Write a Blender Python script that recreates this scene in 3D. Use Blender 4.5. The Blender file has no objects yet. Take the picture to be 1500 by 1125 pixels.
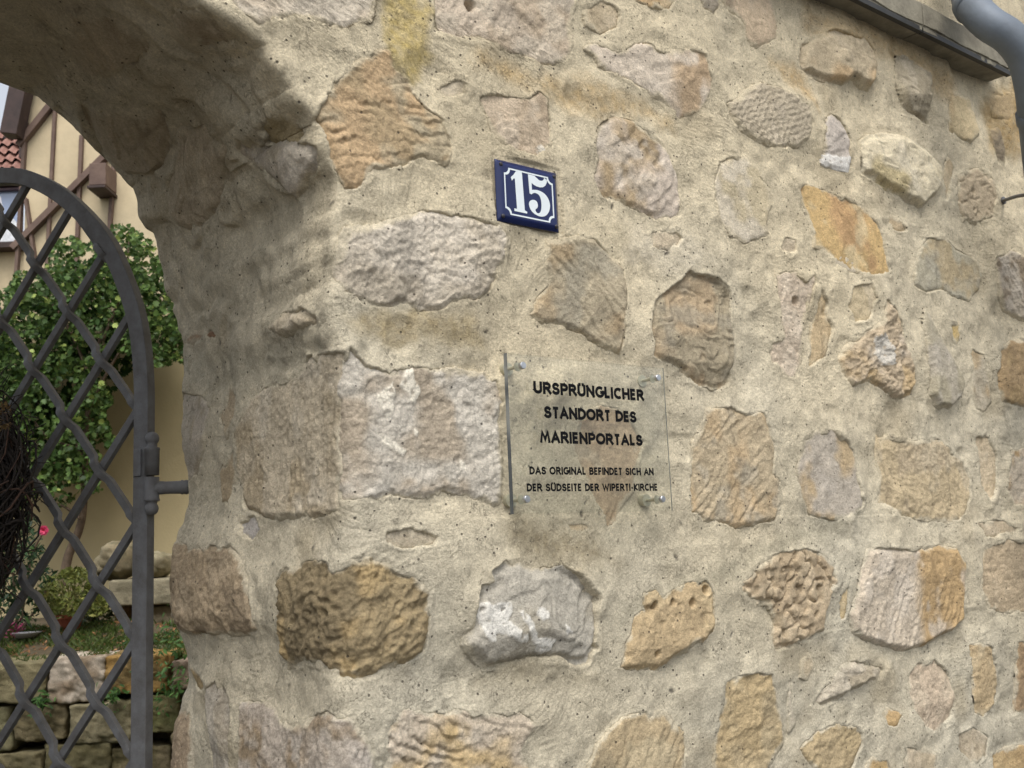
import bpy, math, random
import numpy as np
from mathutils import Vector, geometry
rng = np.random.default_rng(7); random.seed(7)
EYE = 1.6            # camera height above the street; everything is laid out round the eye and lifted at the end
# ------------------------------------------------------------------ camera
scene = bpy.context.scene
YAW, PITCH, ROLL, F = math.radians(39), math.radians(8.5), math.radians(-2.5), 1550.0
def cam_axes():
    cy, sy, cp, sp = math.cos(YAW), math.sin(YAW), math.cos(PITCH), math.sin(PITCH)
    f = np.array([sy*cp, cy*cp, sp]); r = np.array([cy, -sy, 0.]); u = np.cross(r, f)
    c, s = math.cos(ROLL), math.sin(ROLL)
    return c*r+s*u, -s*r+c*u, f
CR, CU, CF = cam_axes()
cd = bpy.data.cameras.new('camera'); cam = bpy.data.objects.new('camera', cd)
scene.collection.objects.link(cam); scene.camera = cam
from mathutils import Matrix
cam.matrix_world = Matrix(((CR[0], CU[0], -CF[0], 0), (CR[1], CU[1], -CF[1], 0), (CR[2], CU[2], -CF[2], EYE), (0, 0, 0, 1)))
cd.sensor_width = 36; cd.lens = 36*F/1500; cd.clip_start = .05; cd.clip_end = 500
cd.dof.use_dof = True; cd.dof.focus_distance = 1.7; cd.dof.aperture_fstop = 14
# ------------------------------------------------------------------ world, sun, exposure
w = bpy.data.worlds.new('World'); scene.world = w; w.use_nodes = True
nt = w.node_tree; nt.nodes.clear()
out = nt.nodes.new('ShaderNodeOutputWorld'); bg = nt.nodes.new('ShaderNodeBackground')
sky = nt.nodes.new('ShaderNodeTexSky'); sky.sky_type = 'NISHITA'; sky.sun_disc = False
SUN_EL, SUN_AZ = math.radians(58), math.radians(214)     # azimuth from +Y toward +X
sky.sun_elevation = SUN_EL; sky.sun_rotation = SUN_AZ; sky.dust_density = 3.0; sky.air_density = 1.0
hs = nt.nodes.new('ShaderNodeHueSaturation'); hs.inputs['Saturation'].default_value = .28
nt.links.new(sky.outputs[0], hs.inputs['Color']); nt.links.new(hs.outputs[0], bg.inputs[0])
bg.inputs[1].default_value = .13
nt.links.new(bg.outputs[0], out.inputs[0])
sl = bpy.data.lights.new('sun', 'SUN'); sl.energy = 1.1; sl.angle = math.radians(36); sl.color = (1, .96, .9)
so = bpy.data.objects.new('sun', sl); scene.collection.objects.link(so)
sd = Vector((math.sin(SUN_AZ)*math.cos(SUN_EL), math.cos(SUN_AZ)*math.cos(SUN_EL), math.sin(SUN_EL)))
so.rotation_euler = sd.to_track_quat('Z', 'Y').to_euler()
vs = scene.view_settings; vs.view_transform = 'Standard'; vs.look = 'None'; vs.gamma = 1; vs.use_curve_mapping = False
vs.exposure = .82
# ------------------------------------------------------------------ helpers
def lin(c):
    c = np.asarray(c, float)/255
    return np.where(c <= .04045, c/12.92, ((c+.055)/1.055)**2.4)
def link(o, parent=None):
    scene.collection.objects.link(o)
    if parent is not None: o.parent = parent
    return o
def tag(o, label=None, cat=None, group=None, kind=None):
    if label: o['label'] = label
    if cat: o['category'] = cat
    if group: o['group'] = group
    if kind: o['kind'] = kind
    return o
def empty(name, loc, label=None, cat=None, group=None):
    o = bpy.data.objects.new(name, None); o.location = loc; o.empty_display_size = .1
    link(o); return tag(o, label, cat, group)
def mesh_obj(name, V, faces, mat, parent=None, smooth=True, col=None):
    """V (n,3) world coordinates; faces: (m,4)/(m,3) int array or list of lists"""
    V = np.asarray(V, float)
    if parent is not None: V = V-np.array(parent_loc(parent))
    me = bpy.data.meshes.new(name)
    if isinstance(faces, np.ndarray):
        m, k = faces.shape
        me.vertices.add(len(V)); me.vertices.foreach_set('co', V.astype(np.float32).ravel())
        me.loops.add(m*k); me.loops.foreach_set('vertex_index', faces.astype(np.int32).ravel())
        me.polygons.add(m); me.polygons.foreach_set('loop_start', np.arange(0, m*k, k, dtype=np.int32))
        me.polygons.foreach_set('loop_total', np.full(m, k, dtype=np.int32))
        me.update(calc_edges=True)
    else:
        me.from_pydata([tuple(v) for v in V], [], [tuple(f) for f in faces]); me.update()
    if smooth: me.polygons.foreach_set('use_smooth', np.ones(len(me.polygons), bool))
    if col is not None:
        a = me.color_attributes.new('Col', 'FLOAT_COLOR', 'POINT')
        c4 = np.ones((len(V), 4), np.float32); c4[:, :3] = col
        a.data.foreach_set('color', c4.ravel())
    if mat is not None: me.materials.append(mat)
    o = bpy.data.objects.new(name, me)
    return link(o, parent)
def parent_loc(p):
    l = np.array(p.location)
    if p.parent is not None: l = l+parent_loc(p.parent)
    return l
# --- noise (numpy, 3-D value noise)
def vnoise(P, freq, seed=0):
    Q = P*freq+seed*17.13+1000.
    I = np.floor(Q).astype(np.int64); f = Q-I; f = f*f*f*(f*(f*6-15)+10)
    def h(ix, iy, iz):
        n = (ix*374761393+iy*668265263+iz*2147483647*3+seed*1274126177) & 0xffffffff
        n = ((n ^ (n >> 13))*1274126177) & 0xffffffff
        n = ((n ^ (n >> 16))*2246822519) & 0xffffffff
        return ((n ^ (n >> 15)) & 0xffff)/32767.5-1
    x, y, z = I[..., 0], I[..., 1], I[..., 2]; fx, fy, fz = f[..., 0], f[..., 1], f[..., 2]
    c00 = h(x, y, z)*(1-fx)+h(x+1, y, z)*fx; c10 = h(x, y+1, z)*(1-fx)+h(x+1, y+1, z)*fx
    c01 = h(x, y, z+1)*(1-fx)+h(x+1, y, z+1)*fx; c11 = h(x, y+1, z+1)*(1-fx)+h(x+1, y+1, z+1)*fx
    return (c00*(1-fy)+c10*fy)*(1-fz)+(c01*(1-fy)+c11*fy)*fz
def fbm(P, freq, octv=3, seed=0, gain=.5):
    s = 0; a = 1; t = 0
    for k in range(octv):
        s = s+a*vnoise(P, freq*2.03**k, seed+k*3); t += a; a *= gain
    return s/t
def sstep(x, a, b):
    t = np.clip((x-a)/(b-a), 0, 1); return t*t*(3-2*t)
# --- pixels of the 1500x1125 photograph used as a surveying aid: rays onto real planes
def ray(x, y): return (x-750)/F*CR-(y-562.5)/F*CU+CF
def proj(P):
    d = P@CF; return 750+F*(P@CR)/d, 562.5-F*(P@CU)/d
YW, YB = 1.22, 1.80
def onwall(x, y, Y=YW):
    q = ray(x, y); return q*Y/q[1]
FH = np.array([math.sin(YAW), math.cos(YAW), 0.]); RH = np.array([math.cos(YAW), -math.sin(YAW), 0.])
def yp(x, y, d):
    q = ray(x, y); return q*d/(q@FH)
# ------------------------------------------------------------------ materials
def new_mat(name):
    m = bpy.data.materials.new(name); m.use_nodes = True
    n = m.node_tree; b = n.nodes['Principled BSDF']; return m, n, b
def mat_simple(name, col, rough=.6, metal=0, noise=.15, scale=40, bump=0, bscale=200, col2=None, spec=None):
    m, n, b = new_mat(name)
    tc = n.nodes.new('ShaderNodeTexCoord'); nz = n.nodes.new('ShaderNodeTexNoise')
    nz.inputs['Scale'].default_value = scale; nz.inputs['Detail'].default_value = 6; nz.inputs['Roughness'].default_value = .65
    n.links.new(tc.outputs['Object'], nz.inputs['Vector'])
    mx = n.nodes.new('ShaderNodeMix'); mx.data_type = 'RGBA'
    c = np.array(col, float); c2 = np.array(col2, float) if col2 is not None else c*(1-noise*2)
    cc = c*(1+noise) if col2 is None else c
    mx.inputs['A'].default_value = (*np.clip(c2, 0, 1), 1); mx.inputs['B'].default_value = (*np.clip(cc, 0, 1), 1)
    mr = n.nodes.new('ShaderNodeMapRange'); mr.inputs['From Min'].default_value = .32; mr.inputs['From Max'].default_value = .68
    n.links.new(nz.outputs['Fac'], mr.inputs['Value']); n.links.new(mr.outputs[0], mx.inputs['Factor'])
    n.links.new(mx.outputs['Result'], b.inputs['Base Color'])
    b.inputs['Roughness'].default_value = rough; b.inputs['Metallic'].default_value = metal
    if spec is not None: b.inputs['Specular IOR Level'].default_value = spec
    if bump:
        n2 = n.nodes.new('ShaderNodeTexNoise'); n2.inputs['Scale'].default_value = bscale; n2.inputs['Detail'].default_value = 5
        n.links.new(tc.outputs['Object'], n2.inputs['Vector'])
        bp = n.nodes.new('ShaderNodeBump'); bp.inputs['Distance'].default_value = bump; bp.inputs['Strength'].default_value = .8
        n.links.new(n2.outputs['Fac'], bp.inputs['Height']); n.links.new(bp.outputs[0], b.inputs['Normal'])
    return m
def mat_masonry(name, grain, bumpd, specks, cracks):
    """vertex albedo x fine grain; dark grit specks; fine bump"""
    m, n, b = new_mat(name); L = n.links
    at = n.nodes.new('ShaderNodeAttribute'); at.attribute_name = 'Col'
    geo = n.nodes.new('ShaderNodeNewGeometry')
    n1 = n.nodes.new('ShaderNodeTexNoise'); n1.inputs['Scale'].default_value = 330; n1.inputs['Detail'].default_value = 4; n1.inputs['Roughness'].default_value = .75
    n2 = n.nodes.new('ShaderNodeTexNoise'); n2.inputs['Scale'].default_value = 75; n2.inputs['Detail'].default_value = 6; n2.inputs['Roughness'].default_value = .7; n2.inputs['Distortion'].default_value = .6
    for q in (n1, n2): L.new(geo.outputs['Position'], q.inputs['Vector'])
    m1 = n.nodes.new('ShaderNodeMapRange'); m1.inputs['From Min'].default_value = .3; m1.inputs['From Max'].default_value = .7
    m1.inputs['To Min'].default_value = 1-grain; m1.inputs['To Max'].default_value = 1+grain; L.new(n1.outputs['Fac'], m1.inputs['Value'])
    m2 = n.nodes.new('ShaderNodeMapRange'); m2.inputs['From Min'].default_value = .3; m2.inputs['From Max'].default_value = .7
    m2.inputs['To Min'].default_value = 1-grain*.55; m2.inputs['To Max'].default_value = 1+grain*.55; L.new(n2.outputs['Fac'], m2.inputs['Value'])
    mm = n.nodes.new('ShaderNodeMath'); mm.operation = 'MULTIPLY'; L.new(m1.outputs[0], mm.inputs[0]); L.new(m2.outputs[0], mm.inputs[1])
    # grit
    vo = n.nodes.new('ShaderNodeTexVoronoi'); vo.inputs['Scale'].default_value = 150; vo.inputs['Randomness'].default_value = 1
    L.new(geo.outputs['Position'], vo.inputs['Vector'])
    sp = n.nodes.new('ShaderNodeSeparateColor'); L.new(vo.outputs['Color'], sp.inputs[0])
    # short hairline cracks and drag marks
    ck = n.nodes.new('ShaderNodeTexNoise'); ck.inputs['Scale'].default_value = 62; ck.inputs['Detail'].default_value = 3; ck.inputs['Distortion'].default_value = 1.4
    cm = n.nodes.new('ShaderNodeTexNoise'); cm.inputs['Scale'].default_value = 34; cm.inputs['Detail'].default_value = 2
    for q in (ck, cm): L.new(geo.outputs['Position'], q.inputs['Vector'])
    c1 = n.nodes.new('ShaderNodeMath'); c1.operation = 'SUBTRACT'; c1.inputs[1].default_value = .5; L.new(ck.outputs['Fac'], c1.inputs[0])
    c2 = n.nodes.new('ShaderNodeMath'); c2.operation = 'ABSOLUTE'; L.new(c1.outputs[0], c2.inputs[0])
    c3 = n.nodes.new('ShaderNodeMapRange'); c3.inputs['From Min'].default_value = .016; c3.inputs['From Max'].default_value = .003; L.new(c2.outputs[0], c3.inputs['Value'])
    c4 = n.nodes.new('ShaderNodeMapRange'); c4.inputs['From Min'].default_value = .53; c4.inputs['From Max'].default_value = .62; L.new(cm.outputs['Fac'], c4.inputs['Value'])
    c5 = n.nodes.new('ShaderNodeMath'); c5.operation = 'MULTIPLY'; L.new(c3.outputs[0], c5.inputs[0]); L.new(c4.outputs[0], c5.inputs[1])
    c6 = n.nodes.new('ShaderNodeMath'); c6.operation = 'MULTIPLY'; c6.inputs[1].default_value = cracks; L.new(c5.outputs[0], c6.inputs[0])
    gt = n.nodes.new('ShaderNodeMath'); gt.operation = 'GREATER_THAN'; gt.inputs[1].default_value = 1-specks; L.new(sp.outputs[0], gt.inputs[0])
    lt = n.nodes.new('ShaderNodeMapRange'); lt.inputs['From Min'].default_value = .34; lt.inputs['From Max'].default_value = .2; L.new(vo.outputs['Distance'], lt.inputs['Value'])
    ml = n.nodes.new('ShaderNodeMath'); ml.operation = 'MULTIPLY'; L.new(gt.outputs[0], ml.inputs[0]); L.new(lt.outputs[0], ml.inputs[1])
    vm = n.nodes.new('ShaderNodeVectorMath'); vm.operation = 'SCALE'; L.new(at.outputs['Color'], vm.inputs[0]); L.new(mm.outputs[0], vm.inputs['Scale'])
    mx = n.nodes.new('ShaderNodeMix'); mx.data_type = 'RGBA'; mx.inputs['B'].default_value = (.055, .05, .042, 1)
    sc = n.nodes.new('ShaderNodeMath'); sc.operation = 'MULTIPLY'; sc.inputs[1].default_value = .75; L.new(ml.outputs[0], sc.inputs[0])
    sx_ = n.nodes.new('ShaderNodeMath'); sx_.operation = 'MAXIMUM'; L.new(sc.outputs[0], sx_.inputs[0]); L.new(c6.outputs[0], sx_.inputs[1])
    L.new(sx_.outputs[0], mx.inputs['Factor']); L.new(vm.outputs[0], mx.inputs['A']); L.new(mx.outputs['Result'], b.inputs['Base Color'])
    b.inputs['Roughness'].default_value = .93; b.inputs['Specular IOR Level'].default_value = .2
    # bump
    n3 = n.nodes.new('ShaderNodeTexNoise'); n3.inputs['Scale'].default_value = 190; n3.inputs['Detail'].default_value = 6; n3.inputs['Roughness'].default_value = .72; n3.inputs['Distortion'].default_value = .4
    L.new(geo.outputs['Position'], n3.inputs['Vector'])
    sb = n.nodes.new('ShaderNodeMath'); sb.operation = 'SUBTRACT'; L.new(n3.outputs['Fac'], sb.inputs[0])
    s2 = n.nodes.new('ShaderNodeMath'); s2.operation = 'MULTIPLY'; s2.inputs[1].default_value = .8; L.new(sx_.outputs[0], s2.inputs[0]); L.new(s2.outputs[0], sb.inputs[1])
    bp = n.nodes.new('ShaderNodeBump'); bp.inputs['Distance'].default_value = bumpd; bp.inputs['Strength'].default_value = 1
    L.new(sb.outputs[0], bp.inputs['Height']); L.new(bp.outputs[0], b.inputs['Normal'])
    return m
M_MORTAR = mat_masonry('lime_mortar', .26, .0036, .055, .38)
M_STONE = mat_masonry('sandstone', .25, .0036, .02, .16)
M_IRON = mat_simple('painted_iron', (.155, .158, .165), .6, 0, .22, 35, .0008, 220, col2=(.10, .096, .092), spec=.35)
M_PIPE = mat_simple('pipe_paint', (.150, .180, .220), .6, .1, .1, 9, .0010, 60, col2=(.108, .125, .145))
# ================================================================== THE WALL
# arris of front face and jamb, from the photograph, on the wall plane
A_PX = [(500, 1130), (503, 1060), (500, 1000), (497, 930), (500, 860), (507, 800), (513, 740), (515, 690), (510, 600), (502, 530), (494, 480), (490, 420), (490, 360), (491, 310), (487, 265), (479, 225), (474, 205), (468, 180), (452, 160), (440, 148), (428, 128), (412, 112), (397, 88), (384, 62), (368, 50), (348, 36), (318, 16), (290, 0)]
aw = np.array([onwall(x, y) for x, y in A_PX])
B_PX = [(246, 1130), (250, 1060), (262, 1000), (263, 960), (258, 925), (247, 900), (246, 860), (252, 800), (261, 760), (266, 722), (262, 690), (257, 650), (262, 600), (263, 540), (262, 505), (250, 440), (238, 400), (226, 368), (206, 330), (196, 298), (190, 276)]
bw = np.array([onwall(x, y, YB) for x, y in B_PX])
ZC = .79; XC = .25
az = np.concatenate([[-1.75], aw[:, 2], [.735, .765, ZC]]); ax_ = np.concatenate([[aw[0, 0]], aw[:, 0], [.43, .35, XC]])
bz = np.concatenate([[-1.75], bw[:, 2], [.69, .735, .775, ZC]]); bx_ = np.concatenate([[bw[0, 0]], bw[:, 0], [.545, .495, .44, XC+.1]])
o_ = np.argsort(az); az, ax_ = az[o_], ax_[o_]; o_ = np.argsort(bz); bz, bx_ = bz[o_], bx_[o_]
def XA(z):
    z = np.asarray(z, float); q = np.stack([z*0, z*0, z], -1)
    return np.interp(z, az, ax_)+(.007*vnoise(q, 17, 90)+.004*vnoise(q, 48, 91))*sstep(z, .2, .34)*sstep(z, .78, .7)
def XB(z): return np.interp(z, bz, bx_)
XMAX = 8.0
zl = np.concatenate([np.linspace(-1.65, -.84, 24), np.linspace(-.83, ZC, 740)])       # rows with a jamb
zu = np.concatenate([np.linspace(ZC, 1.22, 160)[1:], np.linspace(1.24, 2.2, 20)])      # rows above the crown
# front columns: even in the photograph, then coarse
sx = np.linspace(505, 1700, 780); fx = np.array([onwall(x, 600)[0] for x in sx])
fx = np.concatenate([fx, fx[-1]+np.cumsum(np.linspace(.006, (XMAX-fx[-1])/60*2-.006, 60))[:59], [XMAX]]); ff = (fx-fx[0])/(fx[-1]-fx[0]); ff = ff[ff >= 0]
tj = np.linspace(1, 0, 215)[:-1]                                                      # jamb columns, 1 = back edge
tb = np.array([1.5, .9, .4, .15, .05, .02])                                           # back face columns (metres)
def surf_rows(z, jamb=True):
    """base surface positions; z (n,), returns P (n,m,3) and metric coordinate a (n,m)"""
    z = z[:, None]; xa, xb = XA(z), XB(z)
    A = np.stack([xa, np.full_like(xa, YW), z], -1); B = np.stack([xb, np.full_like(xa, YB), z], -1)
    Lj = np.linalg.norm(B-A, axis=-1); ej = (B-A)/Lj[..., None]
    u_f = ff[None, :]*(XMAX-xa)
    if jamb:
        wj = -tj[None, :]*Lj; wb = -(Lj+tb[None, :]); u = np.concatenate([wb, wj, u_f], 1)
    else: u = u_f
    r = .004+.011*sstep(-z, -.32, .10)+.003*vnoise(np.concatenate([z*0, z*0, z], 1), 9, 3)[:, None]
    r = np.clip(r, .004, .03)
    sp = lambda x, r: r*np.logaddexp(0, np.clip(x/r, -60, 60)) + np.where(x/r > 60, x-60*r, 0)
    wv = -u
    ex = np.array([1., 0, 0])
    P = A+ex*(sp(-wv, r)[..., None])+ej*(sp(wv, r)-sp(wv-Lj, .012))[..., None]+ex*(sp(wv-Lj, .012))[..., None]
    return P, xa+u
PL, aL = surf_rows(zl); PU, aU = surf_rows(zu, False)
def normals(P):
    du = np.gradient(P, axis=1); dv = np.gradient(P, axis=0)
    n = np.cross(du, dv); n /= np.maximum(np.linalg.norm(n, axis=-1, keepdims=True), 1e-12); return n
NL = normals(PL); NU = normals(PU)
nlr, nlc = PL.shape[:2]; nur, nuc = PU.shape[:2]
off = nlc-nuc
# smooth the normals over the joint
NU[:2] = np.array([0, -1., 0]); NL[-3:, off+30:] = np.array([0, -1., 0])
P0 = np.concatenate([PL.reshape(-1, 3), PU.reshape(-1, 3)]); N0 = np.concatenate([NL.reshape(-1, 3), NU.reshape(-1, 3)])
if (NL[200, off+100]@np.array([0, -1, 0])) < 0: N0 = -N0; NL = -NL
AC = np.concatenate([aL.ravel(), aU.ravel()]); ZZ = P0[:, 2].copy()
idL = np.arange(nlr*nlc).reshape(nlr, nlc); idU = np.arange(nur*nuc).reshape(nur, nuc)+nlr*nlc
def quads(I): return np.stack([I[:-1, :-1], I[:-1, 1:], I[1:, 1:], I[1:, :-1]], -1).reshape(-1, 4)
QUAD = np.concatenate([quads(idL), quads(np.concatenate([idL[-1:, off:], idU[:1]], 0)), quads(idU)])
isback = np.zeros(len(P0), bool); isback[idL[:, :len(tb)].ravel()] = True
# pixel -> (a,z) on the surface
jcols = slice(len(tb), off)
jp = PL[:, jcols].reshape(-1, 3); jx, jy = proj(jp); ja = aL[:, jcols].ravel(); jz = jp[:, 2]
def px2az(x, y):
    q = onwall(x, y)
    if q[0] >= XA(q[2])-.002 and not (q[2] < .79 and x < 440 and y > 150): return q[0], q[2]
    k = np.argmin((jx-x)**2+(jy-y)**2)
    if (jx[k]-x)**2+(jy[k]-y)**2 > 64 and x < 330:      # off the back edge: push outwards
        return ja[k]-.02, jz[k]
    return ja[k], jz[k]
def sdf(a, z, poly):
    """positive inside"""
    d = np.full(a.shape, 1e9); ins = np.zeros(a.shape, bool); n = len(poly)
    for i in range(n):
        x1, y1 = poly[i]; x2, y2 = poly[(i+1) % n]
        dx, dy = x2-x1, y2-y1; t = np.clip(((a-x1)*dx+(z-y1)*dy)/(dx*dx+dy*dy+1e-12), 0, 1)
        d = np.minimum(d, (a-x1-t*dx)**2+(z-y1-t*dy)**2)
        c = ((y1 > z) != (y2 > z)) & (a < (x2-x1)*(z-y1)/(y2-y1+1e-12)+x1); ins ^= c
    d = np.sqrt(d); return np.where(ins, d, -d)
# ---- mortar relief and colour
fr = ~isback
Mh = np.zeros(len(P0))
Mh += .0100*fbm(P0, 5.5, 2, 1)+.0055*fbm(P0, 19, 2, 5)
jamb_w = sstep(XA(ZZ)-AC, .015, .08)*sstep(ZZ, .15, .45)
w3 = P0+.02*np.stack([vnoise(P0, 14, 31), vnoise(P0, 14, 32), vnoise(P0, 14, 33)], -1); tq = fbm(w3, 7.5, 2, 35)*2.4
Mh += jamb_w*(.013*fbm(w3, 7, 3, 34)+.010*(np.floor(tq)+sstep(tq-np.floor(tq), .3, .7)-tq))
nfine = fbm(P0, 75, 2, 11)
dirx = np.stack([P0[:, 0]+P0[:, 1], P0[:, 2], P0[:, 2]*0], -1)
# trowel drag: stretched noise, direction wandering
ang = .5+1.1*vnoise(P0, 3.1, 41); ca, sa = np.cos(ang), np.sin(ang)
stre = np.stack([(dirx[:, 0]*ca+dirx[:, 1]*sa)*.28, -dirx[:, 0]*sa+dirx[:, 1]*ca, dirx[:, 2]*0], -1)
trow = fbm(stre, 95, 2, 21)
ang2 = .35; st2 = np.stack([(dirx[:, 0]*math.cos(ang2)+dirx[:, 1]*math.sin(ang2))*.3, -dirx[:, 0]*math.sin(ang2)+dirx[:, 1]*math.cos(ang2), dirx[:, 2]*0], -1); Mh += .0045*fbm(st2, 16, 3, 45)*sstep(vnoise(P0, 4, 46), -.4, .4)
Mh += .0010*nfine+.0011*trow*sstep(vnoise(P0, 7, 51), -.3, .4)
sc_ = vnoise(P0, 14, 61); Mh -= .004*sstep(sc_, .55, .9)
Mh[isback] = 0
big = fbm(P0, 2.6, 3, 71)[:, None]; mid = fbm(P0, 13, 3, 75)[:, None]; fin = vnoise(P0, 160, 79)[:, None]; med = vnoise(P0, 45, 81)[:, None]
c_warm, c_grey, c_dark = lin((204, 191, 163)), lin((190, 182, 162)), lin((168, 155, 129))
tgrey = np.clip(.5-.55*(ZZ[:, None]-.15)+.7*big, 0, 1)
tgrey = np.maximum(tgrey, .65*sstep(-(AC-XA(ZZ)), -.02, .12)[:, None])
Mc = c_warm*(1-tgrey)+c_grey*tgrey
Mc = Mc*(1+.13*mid+.10*med+.10*fin)
t = sstep(fbm(P0, 7, 3, 91), .12, .6)[:, None]; Mc = Mc*(1-.55*t)+c_dark*.55*t
def blotch(Hc, col, polypx, soft, amt, warp=.02, seed=5):
    poly = [px2az(*p) for p in polypx]
    pa = np.array(poly); m = (AC > pa[:, 0].min()-.08) & (AC < pa[:, 0].max()+.08) & (ZZ > pa[:, 1].min()-.08) & (ZZ < pa[:, 1].max()+.08) & fr
    q = np.where(m)[0]
    wx = fbm(P0[q], 28, 3, seed)*warp; d = sdf(AC[q], ZZ[q], poly)+wx
    k = (sstep(d, -soft, soft)*amt*(1+.35*vnoise(P0[q], 120, seed+2)))[:, None]; k = np.clip(k, 0, 1)
    Mc[q] = Mc[q]*(1-k)+lin(col)*(1+.25*vnoise(P0[q], 150, seed+4))[:, None]*k
blotch(0, (184, 164, 106), [(548, -40), (560, 30), (556, 60), (600, 118), (632, 95), (628, 20), (610, -40)], .012, .75)
blotch(0, (186, 160, 116), [(700, 75), (780, 110), (860, 120), (950, 150), (990, 190), (930, 165), (860, 170), (790, 130), (700, 100)], .02, .6, seed=9)
blotch(0, (188, 158, 110), [(1130, 90), (1180, 110), (1200, 160), (1150, 120)], .02, .6, seed=12)
blotch(0, (176, 146, 98), [(1180, 10), (1300, 50), (1400, 110), (1400, 160), (1290, 90), (1180, 40)], .03, .5, seed=14)
blotch(0, (150, 132, 92), [(505, 470), (560, 455), (680, 462), (700, 500), (600, 510), (520, 490)], .015, .55, seed=16)
blotch(0, (134, 120, 92), [(750, 760), (860, 790), (900, 820), (800, 825), (740, 790)], .03, .55, seed=18)
blotch(0, (132, 122, 100), [(740, 960), (870, 985), (900, 1010), (700, 1000)], .02, .45, seed=19)
blotch(0, (146, 140, 120), [(900, 905), (960, 862), (1040, 830), (1130, 785), (1230, 755), (1240, 780), (1150, 800), (1060, 850), (980, 880)], .02, .5, seed=25)
blotch(0, (150, 146, 130), [(250, 520), (330, 505), (420, 500), (480, 500), (440, 540), (350, 570), (270, 560)], .03, .4, seed=26)
blotch(0, (206, 196, 176), [(930, 330), (1000, 345), (1040, 380), (980, 400), (920, 380)], .02, .4, seed=27)
blotch(0, (206, 196, 172), [(560, 760), (680, 770), (700, 800), (650, 830), (570, 790)], .02, .4, seed=28)
blotch(0, (160, 132, 84), [(1440, 140), (1500, 120), (1500, 230), (1450, 220)], .03, .7, seed=22)
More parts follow.
